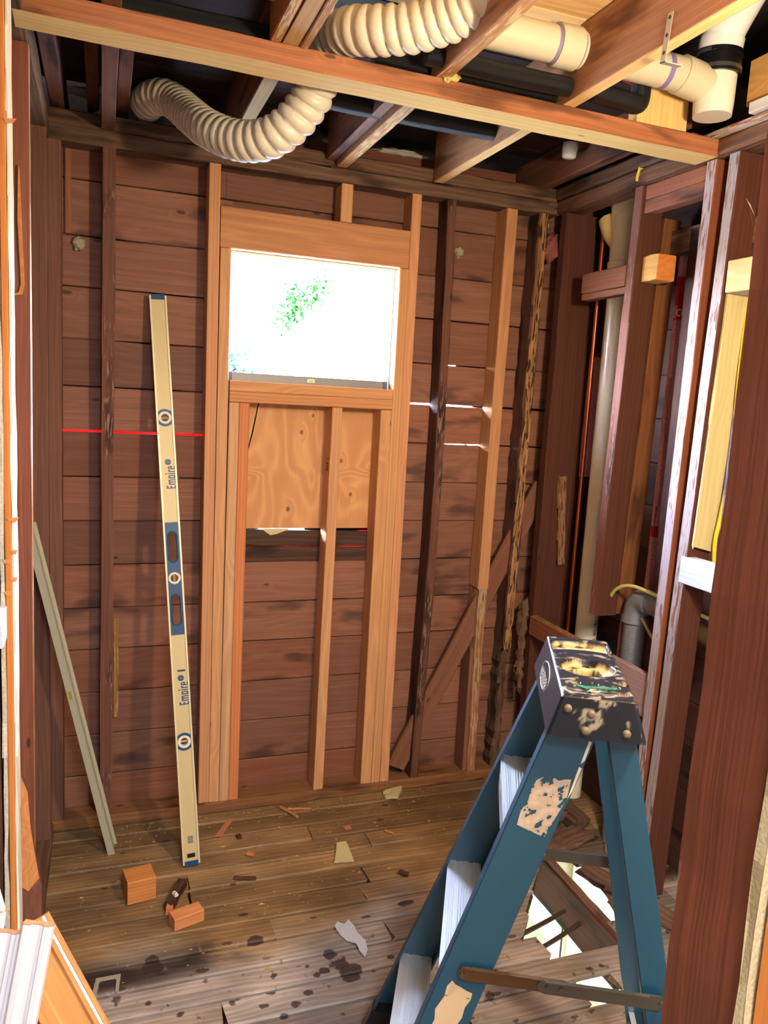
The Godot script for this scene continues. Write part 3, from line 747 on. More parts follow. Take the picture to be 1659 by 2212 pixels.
# ---------------------------------------------------------------- side walls
func side_walls() -> void:
	var wl := struct(base("wall_left"))
	for i in 17:
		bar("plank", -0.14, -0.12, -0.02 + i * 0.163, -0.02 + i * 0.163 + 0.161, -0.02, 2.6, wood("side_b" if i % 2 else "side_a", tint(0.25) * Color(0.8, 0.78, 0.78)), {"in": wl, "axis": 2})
	slab(wl, "wall_backing", -0.18, -0.142, -0.02, 2.62, -0.05, 2.62, plain(Color(0.1, 0.09, 0.08), 0.95))
	var wr := struct(base("wall_right"))
	for i in 17:
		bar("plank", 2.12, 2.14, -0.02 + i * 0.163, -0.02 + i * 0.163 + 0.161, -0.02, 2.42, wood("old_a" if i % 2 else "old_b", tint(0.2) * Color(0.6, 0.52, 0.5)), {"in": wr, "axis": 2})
	slab(wr, "wall_backing", 2.142, 2.18, -0.3, 2.62, -0.05, 2.42, plain(Color(0.1, 0.09, 0.08), 0.95))
	# left wall framing
	var od := wood("old_a", Color(0.9, 0.88, 0.87)); var lt := wood("lath", Color(0.95, 0.86, 0.74))
	tag(bar("sole_plate", -0.095, 0.0, 0.0, 0.044, 0.1, 1.14, wood("rotten", Color(1, 0.9, 0.82)), {"segs": 12, "jag": 0.0015, "axis": 2}), "old sole plate along the foot of the left wall studs", "plate")
	tag(bar("top_plate", -0.095, 0.0, 2.392, 2.44, 0.1, 2.58, wood("rotten", Color(1.0, 0.95, 0.85)), {"segs": 12, "jag": 0.002, "axis": 2}), "lower top plate of the left wall, running back from the camera", "plate")
	tag(bar("top_plate", -0.095, -0.004, 2.445, 2.49, 0.1, 2.58, wood("rotten", Color(0.9, 0.82, 0.75)), {"segs": 12, "jag": 0.002, "axis": 2}), "upper top plate of the left wall under the edge joist", "plate")
	tag(bar("wall_stud", -0.095, -0.002, 0.045, 2.391, 0.168, 0.212, od, {"segs": 12, "jag": 0.0012}), "old brown stud of the left wall nearest the back corner", "stud")
	tag(beam("wall_stud", Vector3(-0.05, 0.045, 0.845), Vector3(-0.047, 2.391, 0.83), Vector3.RIGHT, 0.092, 0.045, wood("old_a", Color(1.0, 0.82, 0.75), 0.6), {"segs": 8, "jag": 0.0008, "alt": [[Vector3(1, 0, 0), lt]]}), "red-brown left wall stud with a pale edge, the narrow level leaning behind it", "stud")
	var peel := MB.new()
	peel.prism(PackedVector2Array([Vector2(-0.045, 1.822), Vector2(-0.018, 1.826), Vector2(-0.013, 1.85), Vector2(-0.021, 2.11), Vector2(-0.0245, 2.12), Vector2(-0.027, 2.0), Vector2(-0.021, 1.85), Vector2(-0.026, 1.832)]), Vector3.RIGHT, UP, Vector3(0, 0, 0.856), Vector3(0, 0, 0.006))
	tag(obj("peeled_splinter", peel.done(), wood("pale", Color(0.85, 0.62, 0.42))), "long pale splinter peeled up on the red-brown left wall stud", "splinter")
	# door edge on the left: board on edge with plaster left on both sides
	var jb := base("door_jamb_edge", Vector3(-0.02, 0, 1.15))
	var jm := board_mesh(2.39, 0.014, 0.075, wood("fir_a", Color(1.0, 0.80, 0.50)), Basis.IDENTITY, Vector3(3, 0, 0), {"segs": 14, "jag": 0.0008})
	obj("board", jm, null, jb, Vector3(-0.007, 0, -0.0375))
	obj("plaster_edge", board_mesh(2.39, 0.005, 0.07, plain(Color(0.93, 0.90, 0.83), 0.9), Basis.IDENTITY, Vector3(4, 0, 0), {"segs": 30, "jag": 0.0014, "bev": 0.001}), null, jb, Vector3(0.0027, 0, -0.036))
	obj("plaster_edge", board_mesh(2.39, 0.009, 0.07, plain(Color(0.85, 0.81, 0.73), 0.9, 0.0, "mottle", 0.25, 8.0), Basis.IDENTITY, Vector3(5, 0, 0), {"segs": 30, "jag": 0.002, "bev": 0.001}), null, jb, Vector3(-0.019, 0, -0.036))
	for q in [[0.0, 2.13, 0.02], [-0.004, 1.33, 0.02], [0.0, 1.2, 0.012], [-0.012, 1.17, 0.012], [0.002, 1.26, 0.01], [-0.014, 1.24, 0.014]]:
		var sp := MB.new()
		var a := Vector3(q[0], q[1], 0.0)
		sp.tri(a, a + Vector3(q[2], 0.008, 0.004), a + Vector3(q[2] * 0.6, -0.003, 0.006), Vector3(0, 0, 1), Vector3(0, 0, 1), Vector3(0, 0, 1), Vector2(0, 0), Vector2(1, 0), Vector2(0, 1))
		sp.tri(a + Vector3(0, -0.004, 0), a + Vector3(q[2], 0.008, 0.004), a + Vector3(-0.004, 0.006, 0.004), Vector3(0, 0, 1), Vector3(0, 0, 1), Vector3(0, 0, 1), Vector2(0, 0), Vector2(1, 0), Vector2(0, 1))
		obj("splinter", sp.done(), wood("fir_b", Color(1, 0.85, 0.65)), jb)
	tag(jb, "sawn orange board edge between two strips of plaster at the far left", "jamb")
	tag(bar("wall_stud", -0.135, -0.049, 0.045, 2.391, 1.06, 1.14, wood("rotten", Color(1, 0.8, 0.66)), {"segs": 10, "jag": 0.001}), "dark rough stud at the far left edge behind the sawn board edge", "stud")
	tag(bar("wood_block", -0.09, -0.03, 1.075, 1.147, 1.16, 1.25, wood("white", Color(0.9, 0.9, 0.95)), {"cut": 0.5}), "grey-white painted block end at the far left edge", "block")
	# broken board with fresh wood
	var br := base("broken_board", Vector3(0, 0.0, 1.0))
	var bm := MB.new()
	bm.prism(PackedVector2Array([Vector2(-0.022, 0.82), Vector2(-0.016, 0.70), Vector2(-0.003, 0.645), Vector2(0.003, 0.552), Vector2(0.016, 0.452), Vector2(0.025, 0.40), Vector2(0.022, 0.0), Vector2(-0.022, 0.0)]), Vector3.RIGHT, UP, Vector3(0, 0, 0.02), Vector3(0, 0, 0.018))
	obj("board", bm.done(), wood("old_a", Color(0.95, 0.85, 0.8)), br)
	var fm := MB.new()
	fm.prism(PackedVector2Array([Vector2(-0.021, 0.70), Vector2(-0.004, 0.655), Vector2(0.002, 0.56), Vector2(0.015, 0.46), Vector2(0.020, 0.425), Vector2(-0.005, 0.395), Vector2(-0.021, 0.41)]), Vector3.RIGHT, UP, Vector3(0, 0, 0.038), Vector3(0, 0, 0.0015))
	obj("torn_face", fm.done(), wood("fir_b", Color(1, 0.84, 0.66)), br)
	tag(br, "tapered broken board with a fresh orange torn face standing at the left wall", "board")
	# right wall framing
	tag(bar("sole_plate", 1.888, 1.975, 0.0, 0.04, 0.12, 0.55, wood("rotten", Color(0.9, 0.85, 0.8)), {"segs": 10, "jag": 0.003, "axis": 2, "rag": 0.03}), "rotted sole plate of the right wall behind the stepladder", "plate")
	tag(bar("top_plate", 1.87, 1.965, 2.394, 2.441, 0.1, 2.3, wood("rotten", Color(1.0, 0.84, 0.74)), {"segs": 16, "jag": 0.002, "axis": 2}), "lower top plate of the right wall, under the end of the cross beam", "plate")
	tag(bar("top_plate", 1.86, 1.96, 2.4465, 2.492, 0.1, 0.86, wood("rotten", Color(0.85, 0.74, 0.66)), {"segs": 16, "jag": 0.003, "axis": 2, "bev": 0.008, "rag": 0.02}), "upper rough timber plate at the top of the right back corner", "plate")
	var ob := wood("old_a", Color(0.66, 0.54, 0.48))
	tag(bar("corner_post", 1.885, 2.025, 0.045, 2.392, 0.106, 0.15, ob, {"segs": 10, "jag": 0.001}), "wide brown corner post where the back wall meets the right wall", "post")
	tag(bar("wall_stud", 2.03, 2.115, 0.0, 2.392, 0.02, 0.11, wood("old_b", Color(0.66, 0.5, 0.42))), "brown stud deep in the right corner beside the copper pipe", "stud")
	tag(beam("splintered_lath", Vector3(1.992, 0.99, 0.158), Vector3(1.965, 1.35, 0.158), Vector3.RIGHT, 0.036, 0.012, wood("lath", Color(0.72, 0.56, 0.46)), {"segs": 8, "jag": 0.003, "rag": 0.01, "rag0": 0.02}), "splintered strip of lath nailed to the brown corner post", "lath")
	var rs := wood("resid", Color(0.86, 0.80, 0.80), 0.8, 1.0)
	tag(beam("wall_stud", Vector3(1.93, 0.876, 0.565), Vector3(1.93, 2.392, 0.597), Vector3.RIGHT, 0.09, 0.046, ob, {"segs": 10, "jag": 0.001, "alt": [[Vector3(-1, 0, 0), wood("spot", Color(0.98, 0.84, 0.84))]]}), "old stud cut off above the floor beside the cream vent pipe, its edge purplish", "stud")
	tag(beam("wall_stud", Vector3(2.02, 0.876, 0.55), Vector3(2.03, 2.30, 0.585), Vector3.RIGHT, 0.068, 0.046, wood("joist", Color(0.72, 0.60, 0.46)), {"segs": 8, "jag": 0.001}), "lighter brown stud standing behind the cut-off stud", "stud")
	tag(bar("wood_block", 1.912, 1.985, 2.075, 2.16, 0.62, 0.70, wood("cream", Color(0.98, 0.84, 0.64)), {"axis": 2, "segs": 3, "jag": 0.002, "rag": 0.003, "alt": [[Vector3(0, 0, 1), wood("fir_b", Color(1, 0.78, 0.45))]]}), "stub of sawn blocking sticking out from the cut-off stud", "block")
	tag(bar("wood_block", 1.884, 1.93, 2.066, 2.138, 0.30, 0.566, wood("old_a", Color(1, 0.86, 0.76)), {"axis": 2, "segs": 4, "jag": 0.0008}), "upper board of the brown blocking crossing the cream vent pipe", "block")
	tag(bar("wood_block", 1.888, 1.93, 2.04, 2.064, 0.30, 0.566, wood("old_a", Color(0.95, 0.82, 0.72)), {"axis": 2, "segs": 4, "jag": 0.0008}), "thin lower board of the brown blocking crossing the cream vent pipe", "block")
	tag(bar("wood_block", 1.895, 1.94, 2.345, 2.391, 0.622, 0.912, wood("old_a", Color(1.1, 0.92, 0.84)), {"axis": 2}), "reddish block under the right wall top plate, upper of two", "block")
	tag(bar("wood_block", 1.895, 1.94, 2.30, 2.344, 0.622, 0.912, wood("old_b", Color(1.1, 0.92, 0.86)), {"axis": 2}), "reddish block under the right wall top plate, lower of two", "block")
	tag(bar("wood_block", 2.03, 2.1, 2.18, 2.262, 0.55, 0.92, wood("rotten", Color(1.1, 1.05, 1.0)), {"axis": 2}), "grey board deep in the right wall between the double stud and the cut-off stud", "block")
	tag(beam("wall_stud", Vector3(1.93, 0.0, 0.914), Vector3(1.93, 2.392, 0.938), Vector3.RIGHT, 0.09, 0.043, wood("old_a", Color(0.95, 0.74, 0.55)), {"segs": 12, "jag": 0.0012, "alt": [[Vector3(-1, 0, 0), rs]]}), "farther stud of the double stud on the right wall, white plaster residue on its edge", "stud")
	var yel := wood("white", Color(0.86, 0.77, 0.47), 0.6)
	tag(beam("wall_stud", Vector3(1.932, 0.0, 0.968), Vector3(1.932, 2.392, 1.027), Vector3.RIGHT, 0.088, 0.044, wood("old_a", Color(0.66, 0.52, 0.45)), {"segs": 12, "jag": 0.0012, "alt": [[Vector3(-1, 0, 0), wood("resid", Color(0.80, 0.74, 0.72), 0.65, 1.0)]]}), "nearer stud of the double stud on the right wall, glossy grey residue on its edge", "stud")
	tag(beam("painted_board", Vector3(1.936, 1.22, 1.029), Vector3(1.942, 1.992, 1.0455), Vector3.RIGHT, 0.082, 0.012, yel, {"segs": 8, "jag": 0.0012, "rag0": 0.012}), "cream-yellow painted strip on the side of the double stud", "board")
	tag(bar("wood_block", 1.887, 1.97, 1.993, 2.085, 1.052, 1.5, wood("pale", Color(1, 0.95, 0.88)), {"axis": 2, "alt": [[Vector3.DOWN, wood("white")]]}), "clean pale blocking running from the double stud behind the near post", "block")
	tag(bar("wood_block", 1.886, 1.925, 1.104, 1.19, 0.996, 1.4, wood("white", Color(0.82, 0.84, 0.88)), {"axis": 2, "segs": 3, "jag": 0.001}), "white painted blocking low on the right wall behind the near post", "block")
	tag(bar("pink_board", 1.90, 1.925, 0.60, 0.752, 0.60, 0.90, wood("white", Color(0.74, 0.58, 0.56), 0.8), {"axis": 2, "segs": 5, "jag": 0.0012}), "mauve-painted wide board low on the right wall just behind the ladder cap", "board")
	tag(bar("wood_block", 1.872, 1.91, 0.672, 0.752, 0.152, 0.56, wood("old_a", Color(1.05, 0.85, 0.72)), {"axis": 2, "segs": 3, "alt": [[UP, wood("lath", Color(0.8, 0.68, 0.55))]]}), "brown blocking sloping out below the cream vent pipe behind the ladder cap", "block")
	tag(bar("wall_stud", 2.03, 2.115, 0.0, 2.25, 0.70, 0.745, wood("old_a", Color(0.55, 0.44, 0.40))), "dark brown stud deep in the right wall beside the pink strip", "stud")
	tag(beam("rotten_board", Vector3(1.858, 0.40, 0.118), Vector3(1.860, 0.80, 0.11), Vector3.RIGHT, 0.026, 0.03, wood("rotten", Color(1.0, 0.95, 0.85)), {"segs": 14, "jag": 0.008, "rag": 0.04, "rag0": 0.03}), "frayed rotten splinters standing between the corner post and the insect-eaten stud", "board")
	# pink foil-edged board strip between the deep studs
	var pk := base("pink_foam_strip", Vector3(2.085, 0.60, 0.62))
	obj("strip", board_mesh(1.62, 0.032, 0.02, plain(Color(0.86, 0.58, 0.60), 0.85, 0.0, "mottle", 0.3, 6.0), Basis.IDENTITY, Vector3(6, 0, 0), {"segs": 14, "jag": 0.002}), null, pk)
	var bandm := plain(Color(0.66, 0.08, 0.14), 0.7)
	var bm2 := MB.new(); bm2.box(Vector3(-0.0165, 1.36, -0.005), Vector3(0.0165, 1.51, 0.0112)); obj("printed_band", bm2.done(), bandm, pk)
	var bm3 := MB.new(); bm3.box(Vector3(-0.0165, 0.58, -0.005), Vector3(0.0165, 0.62, 0.0112)); obj("printed_band", bm3.done(), bandm, pk)
	lettering("CO", 0.026, plain(Color(0.95, 0.85, 0.85), 0.7), pk, Vector3(0.002, 1.385, 0.0115), Basis.IDENTITY)
	tag(pk, "narrow pink foam board strip with a red printed band between the right wall studs", "foam board")
	for q in [[2.075, 0.3, 0.52, 0.36], [2.07, 1.05, 0.16, 0.5]]:
		tag(obj("foam_scrap", board_mesh(q[3], 0.05, 0.012, plain(Color(0.80, 0.55, 0.58), 0.85, 0.0, "mottle", 0.3, 6.0), Basis.IDENTITY, Vector3(q[0], 9, 0), {"segs": 6, "jag": 0.002, "rag": 0.02}), null, null, Vector3(q[0], q[1] + 0.3, q[2])), "pale pink foam board scrap deep in the wall " + ("low behind the ladder cap" if q[1] < 1.0 else "left of the cream vent pipe"), "foam board")

# ---------------------------------------------------------------- ceiling framing
func ceiling_frame() -> void:
	var jm := wood("joist", Color(1.0, 0.96, 0.92), 0.75); var jd := wood("old_b", Color(0.95, 0.85, 0.8))
	var bot := wood("lath", Color(1.0, 0.92, 0.80), 0.85, 1.0); var bc := wood("cream", Color(0.98, 0.88, 0.74))
	tag(bar("ceiling_joist", 0.002, 0.046, 2.492, 2.618, -0.45, 3.3, jd, {"axis": 2}), "dark edge joist on top of the left wall plates", "joist")
	tag(bar("ceiling_joist", 0.156, 0.198, 2.4415, 2.618, 0.10, 3.3, jd, {"axis": 2, "segs": 8, "jag": 0.001}), "leftmost full ceiling joist over the room, seen almost end on", "joist")
	tag(bar("ceiling_joist", 0.112, 0.15, 2.53, 2.618, -0.4, 0.6, jd, {"axis": 2}), "short dark sister joist left of the leftmost full joist above the back plate", "joist")
	tag(bar("ceiling_joist", 0.202, 0.242, 2.53, 2.618, -0.4, 0.62, jd, {"axis": 2}), "short dark sister joist right of the leftmost full joist above the back plate", "joist")
	tag(bar("ceiling_joist", 0.555, 0.597, 2.4415, 2.618, 0.10, 3.3, jd, {"axis": 2, "segs": 8, "jag": 0.001, "alt": [[Vector3.DOWN, wood("cream", Color(0.80, 0.72, 0.62))]]}), "second full ceiling joist, passing over the cross beam left of the white hose", "joist")
	tag(bar("furring_strip", 0.527, 0.553, 2.4415, 2.53, 0.99, 3.3, wood("fir_b", Color(0.8, 0.62, 0.48)), {"axis": 2, "alt": [[Vector3.DOWN, wood("lath", Color(1, 0.97, 0.86))]]}), "furring strip on the left side of the second ceiling joist, ending above the cross beam", "strip")
	tag(bar("furring_strip", 0.5975, 0.617, 2.4365, 2.53, 0.99, 3.3, wood("lath", Color(1, 0.97, 0.88)), {"axis": 2}), "furring strip on the right side of the second ceiling joist, ending above the cross beam", "strip")
	tag(bar("ceiling_joist", 0.950, 0.990, 2.4415, 2.618, 0.10, 3.3, jm, {"axis": 2, "segs": 10, "jag": 0.001, "alt": [[Vector3.DOWN, bot]]}), "third full ceiling joist, to the right of the white hose, plaster-stained underneath", "joist")
	tag(bar("ceiling_joist", 1.329, 1.370, 2.4415, 2.618, 0.10, 3.3, jm, {"axis": 2, "segs": 10, "jag": 0.001, "alt": [[Vector3.DOWN, bc]]}), "fourth full ceiling joist, the orange-brown one with the metal strap", "joist")
	tag(bar("ceiling_joist", 0.913, 0.945, 2.46, 2.618, 0.10, 0.9, jd, {"axis": 2}), "dark sister board on the left of the third joist behind the cross beam", "joist")
	# vertical cripples and rim board above the back plate
	for q in [[1.05, "upright cripple above the back plate left of the third joist"], [1.83, "upright cripple above the back plate in the right corner"]]:
		tag(bar("cripple_stud", q[0] - 0.022, q[0] + 0.022, 2.49, 2.66, -0.06, -0.02, jd), q[1], "stud")
	tag(bar("rim_board", 0.62, 1.76, 2.49, 2.57, -0.085, -0.066, wood("side_a", Color(0.8, 0.72, 0.75)), {"axis": 0}), "reddish rim board set back above the wall plate between the joist ends", "board")
	for q in [[0.70, 2.58, 0.10], [1.0, 2.572, 0.06], [1.26, 2.574, 0.11], [0.09, 2.60, 0.05]]:
		var l := lump(0.5, 0.45, int(q[0] * 997))
		tag(obj("insulation_tuft", l, plain(Color(0.80, 0.78, 0.70), 0.95, 0.0, "mottle", 0.6, 12.0), null, Vector3(q[0], q[1], -0.075), Basis.from_scale(Vector3(q[2] * 2.0, 0.026, 0.05))), "ragged white insulation on the rim board, " + {0.70: "behind the bend of the hose", 1.0: "short piece at the third joist", 1.26: "between the third and fourth joists", 0.09: "in the dark left corner"}[q[0]], "insulation")
	# the cross beam under the joists
	var cb := beam("cross_beam", Vector3(-0.02, 2.4165, 0.972), Vector3(1.875, 2.4165, 0.925), Vector3(0, 0, 1), 0.098, 0.0485, wood("joist", Color(1.0, 0.86, 0.78), 0.6), {"segs": 14, "jag": 0.0009, "alt": [[Vector3.DOWN, wood("cream", Color(1.0, 0.95, 0.80), 0.8, 1.0)]]})
	tag(cb, "long flat beam crossing the room under the joists, raw cream wood underneath", "beam")
	# right end: blocking, rim, plaster edge
	tag(bar("joist_block", 1.60, 1.775, 2.445, 2.60, 0.90, 0.945, wood("cream", Color(1.0, 0.9, 0.72)), {"axis": 1, "segs": 3, "jag": 0.001}), "pale pine block standing between the pipes above the right end of the cross beam", "block")
	tag(bar("rim_board", 1.86, 1.90, 2.495, 2.618, 1.08, 3.2, wood("pale", Color(0.96, 0.84, 0.66)), {"axis": 2}), "pale pine rim board at the top right beside the drain stack", "board")
	tag(bar("plaster_edge", 1.845, 1.868, 2.44, 2.458, 0.93, 2.4, wood("resid", Color(0.92, 0.86, 0.78)), {"axis": 2, "segs": 14, "jag": 0.002}), "torn plaster and lath edge along the top right, lower layer", "plaster")
	tag(bar("plaster_edge", 1.835, 1.86, 2.462, 2.492, 1.12, 2.4, wood("white", Color(0.94, 0.93, 0.9)), {"axis": 2, "segs": 10, "jag": 0.001}), "layered white edge of board along the top right, beneath the pine rim board", "plaster")
	# old header running at the right back corner below the joists
	tag(bar("ceiling_joist", 1.80, 1.845, 2.4915, 2.618, -0.3, 0.88, jd, {"axis": 2, "segs": 6, "jag": 0.002}), "dark old joist over the right back corner", "joist")

# ---------------------------------------------------------------- pipes, hose, cables
func smooth_path(p: Array, per := 10) -> PackedVector3Array:
	var r := PackedVector3Array()
	for i in p.size() - 1:
		var a: Vector3 = p[maxi(i - 1, 0)]; var b: Vector3 = p[i]; var c: Vector3 = p[i + 1]; var d: Vector3 = p[mini(i + 2, p.size() - 1)]
		for k in per: r.append(b.cubic_interpolate(c, a, d, float(k) / per))
	r.append(p[-1])
	return r

func pipe(called: String, p: Array, r: float, m: Material, parent: Node = null, sides := 20, per := 8) -> MeshInstance3D:
	var pts := smooth_path(p, per)
	var rad := PackedFloat32Array(); rad.resize(pts.size()); rad.fill(r)
	var mb := MB.new(); mb.tube(pts, rad, sides)
	return obj(called, mb.done(), m, parent)

# straight tube with a stepped outline: steps of [distance along, radius]
func turned(called: String, a: Vector3, b: Vector3, steps: Array, m: Material, parent: Node, sides := 28) -> MeshInstance3D:
	var pts := PackedVector3Array(); var rad := PackedFloat32Array()
	var L := (b - a).length()
	for s in steps: pts.append(a.lerp(b, s[0] / L)); rad.append(s[1])
	var mb := MB.new()
	for i in pts.size() - 1:
		var q := MB.new()
		q.tube(PackedVector3Array([pts[i], pts[i + 1]]) if pts[i].distance_to(pts[i + 1]) > 0.00005 else PackedVector3Array([pts[i], pts[i] + (b - a).normalized() * 0.0001]), PackedFloat32Array([rad[i], rad[i + 1]]), sides, i == 0 or i == pts.size() - 2)
		mb.v.append_array(q.v); mb.n.append_array(q.n); mb.t.append_array(q.t); mb.t2.append_array(q.t2); mb.c.append_array(q.c)
	return obj(called, mb.done(), m, parent)

func services() -> void:
	# flexible vent hose
	var path := smooth_path([Vector3(0.295, 2.555, 0.04), Vector3(0.310, 2.552, 0.12), Vector3(0.345, 2.545, 0.185), Vector3(0.382, 2.51, 0.25), Vector3(0.412, 2.45, 0.355), Vector3(0.45, 2.375, 0.50), Vector3(0.515, 2.325, 0.61), Vector3(0.58, 2.315, 0.69), Vector3(0.635, 2.345, 0.745), Vector3(0.68, 2.405, 0.785), Vector3(0.702, 2.475, 0.83), Vector3(0.712, 2.515, 0.90), Vector3(0.728, 2.507, 0.985), Vector3(0.765, 2.492, 1.045), Vector3(0.835, 2.49, 1.10), Vector3(0.90, 2.502, 1.155), Vector3(0.955, 2.52, 1.22), Vector3(1.0, 2.545, 1.30), Vector3(1.03, 2.56, 1.42)], 24)
	# resample evenly
	var ev := PackedVector3Array([path[0]]); var step := 0.0036
	var left := step
	for i in path.size() - 1:
		var a := path[i]; var b := path[i + 1]; var d := a.distance_to(b); var at := 0.0
		while d - at >= left:
			at += left; ev.append(a.lerp(b, at / d)); left = step
		left -= d - at
	var P := []
	var fx := Vector3.ZERO
	var sides := 48
	var wr := FastNoiseLite.new(); wr.seed = 5; wr.frequency = 1.0; wr.fractal_octaves = 2
	for i in ev.size():
		var d := (ev[mini(i + 2, ev.size() - 1)] - ev[maxi(i - 2, 0)]).normalized()
		if i == 0: fx = d.cross(UP).normalized()
		fx = (fx - d * fx.dot(d)).normalized()
		var fy := d.cross(fx)
		var row := PackedVector3Array()
		for j in sides:
			var an := TAU * j / sides
			var ph := i * step / 0.032 - float(j) / sides
			var s := absf(sin(PI * ph))
			var r := 0.045 + 0.0105 * pow(s, 0.6) + 0.0009 * wr.get_noise_3d(cos(an) * 8.0 + i * 0.35, sin(an) * 8.0, i * 0.03)
			row.append(ev[i] + (fx * cos(an) + fy * sin(an)) * r)
		P.append(row)
	var hb := MB.new()
	hb.grid(P, true, Vector3.ZERO, -1.0)
	var hm := plain(Color(0.84, 0.80, 0.71), 0.34, 0.0)
	var h := base("vent_hose", Vector3.ZERO)
	obj("hose", hb.done(), hm, h)
	turned("collar", ev[2], ev[2] + (ev[8] - ev[2]).normalized() * 0.03, [[0.0, 0.049], [0.03, 0.049]], plain(Color(0.7, 0.7, 0.69), 0.35, 0.8), h)
	tag(h, "white ribbed vent hose sagging from the back wall and rising over the cross beam", "hose")
	# white drain line along the joists and its stack
	var pvc := plain(Color(0.80, 0.76, 0.65), 0.28); var prim := plain(Color(0.50, 0.44, 0.66), 0.5)
	var py := 2.553; var pz := 1.052
	var dl := base("drain_pipe", Vector3(0.55, py, pz))
	turned("pipe", Vector3(0.355, 0, 0), Vector3(1.12, 0, 0), [[0.0, 0.0445], [0.765, 0.0445]], pvc, dl)
	turned("pipe", Vector3(-0.1, 0, 0), Vector3(0.11, 0, 0), [[0.0, 0.0445], [0.21, 0.0445]], pvc, dl)
	turned("coupling", Vector3(0.70, 0, 0), Vector3(0.765, 0, 0), [[0.0, 0.0515], [0.065, 0.0515]], pvc, dl)
	turned("primer_ring", Vector3(0.692, 0, 0), Vector3(0.699, 0, 0), [[0.0, 0.0452], [0.007, 0.0452]], prim, dl)
	turned("primer_ring", Vector3(0.765, 0, 0), Vector3(0.772, 0, 0), [[0.0, 0.0452], [0.007, 0.0452]], prim, dl)
	turned("primer_ring", Vector3(1.035, 0, 0), Vector3(1.05, 0, 0), [[0.0, 0.0455], [0.015, 0.0455]], prim, dl)
	tag(dl, "white plastic drain pipe crossing the joists with a purple-edged coupling", "pipe")
	var sx := 1.765; var sz := 1.058
	var sk := base("drain_stack", Vector3(sx, 2.40, sz))
	turned("wye_fitting", Vector3(0, 0.06, 0), Vector3(0, 0.165, 0), [[0.0, 0.052], [0.03, 0.054], [0.105, 0.055]], plain(Color(0.88, 0.86, 0.80), 0.3), sk)
	turned("branch_hub", Vector3(-0.12, py - 2.40, pz - sz), Vector3(-0.01, py - 2.40 - 0.015, pz - sz), [[0.0, 0.0495], [0.11, 0.0495]], pvc, sk)
	turned("rubber_coupling", Vector3(0, 0.165, 0.0), Vector3(0, 0.225, 0.002), [[0.0, 0.064], [0.012, 0.064], [0.013, 0.061], [0.046, 0.061], [0.047, 0.064], [0.06, 0.064]], plain(Color(0.035, 0.037, 0.04), 0.35), sk)
	for k in [0.171, 0.212]: turned("hose_clamp", Vector3(0, k, 0.0), Vector3(0, k + 0.010, 0.0), [[0.0, 0.065], [0.010, 0.065]], plain(Color(0.55, 0.56, 0.57), 0.3, 0.9), sk)
	turned("clamp_screw", Vector3(-0.075, 0.168, 0.01), Vector3(-0.058, 0.182, 0.02), [[0.0, 0.007], [0.022, 0.007]], plain(Color(0.6, 0.6, 0.6), 0.3, 0.9), sk, 10)
	pipe("elbow", [Vector3(0, 0.215, 0.0), Vector3(0, 0.25, 0.004), Vector3(0.0, 0.285, 0.02), Vector3(0.0, 0.33, 0.06), Vector3(0.0, 0.38, 0.11)], 0.056, plain(Color(0.90, 0.90, 0.89), 0.25), sk, 28)
	turned("elbow_hub", Vector3(0, 0.225, 0.001), Vector3(0, 0.262, 0.008), [[0.0, 0.0595], [0.037, 0.0595]], plain(Color(0.90, 0.90, 0.89), 0.25), sk)
	tag(sk, "white drain stack at the top right with a black rubber coupling and elbow", "pipe")
	# black foam-covered water pipes
	var foam := plain(Color(0.07, 0.072, 0.08), 0.38, 0.0, "fuzz", 1.0, 22.0)
	for q in [[0.905, 1.32, 2.470, 1.035, 0.024, "upper black foam-covered pipe under the white drain pipe"], [0.80, 1.33, 2.478, 0.945, 0.024, "black foam-covered pipe just above the cross beam to the right of the hose"], [-0.02, 0.63, 2.478, 0.945, 0.024, "black foam-covered pipe just above the cross beam to the left of the hose"], [0.77, 1.37, 2.486, 0.585, 0.026, "black foam-covered pipe behind the cross beam to the right of the hose"]]:
		tag(pipe("insulated_pipe", [Vector3(q[0], q[2], q[3]), Vector3((q[0] + q[1]) / 2, q[2] - 0.004, q[3]), Vector3(q[1], q[2], q[3] - 0.01)], q[4], foam), q[5], "pipe")
	tag(pipe("insulated_pipe", [Vector3(1.40, 2.478, 1.012), Vector3(1.50, 2.478, 1.0), Vector3(1.556, 2.478, 0.995), Vector3(1.572, 2.50, 0.99), Vector3(1.574, 2.57, 0.985)], 0.026, foam), "short bent black foam-covered pipe right of the fourth joist", "pipe")
	tag(pipe("insulated_pipe", [Vector3(-0.02, 2.53, 1.12), Vector3(0.53, 2.53, 1.12)], 0.026, plain(Color(0.06, 0.063, 0.068), 0.5, 0.0, "fuzz", 1.6, 22.0)), "black foam-covered pipe at the top left over the cross beam", "pipe")
	var rk := MB.new(); rk.box(Vector3(-0.02, -0.012, -0.012), Vector3(0.02, 0.012, 0.012))
	tag(pipe("valve_handle", [Vector3(1.515, 2.545, 0.985), Vector3(1.535, 2.545, 0.98), Vector3(1.55, 2.543, 0.98)], 0.012, plain(Color(0.6, 0.06, 0.09), 0.4), null, 10), "small red valve handle tucked behind the white drain pipe", "valve")
	tag(pipe("cord", [Vector3(0.60, 2.58, 1.01), Vector3(0.61, 2.52, 1.01), Vector3(0.635, 2.495, 1.012), Vector3(0.655, 2.515, 1.012), Vector3(0.66, 2.575, 1.01)], 0.006, plain(Color(0.08, 0.08, 0.08), 0.5), null, 10), "loop of black cord under the white drain pipe near the second joist", "cord")
	# vertical cream drain pipe in the right wall
	var cr := plain(Color(0.93, 0.89, 0.75), 0.22)
	var vp := base("vent_pipe", Vector3(2.045, 0.0, 0.30))
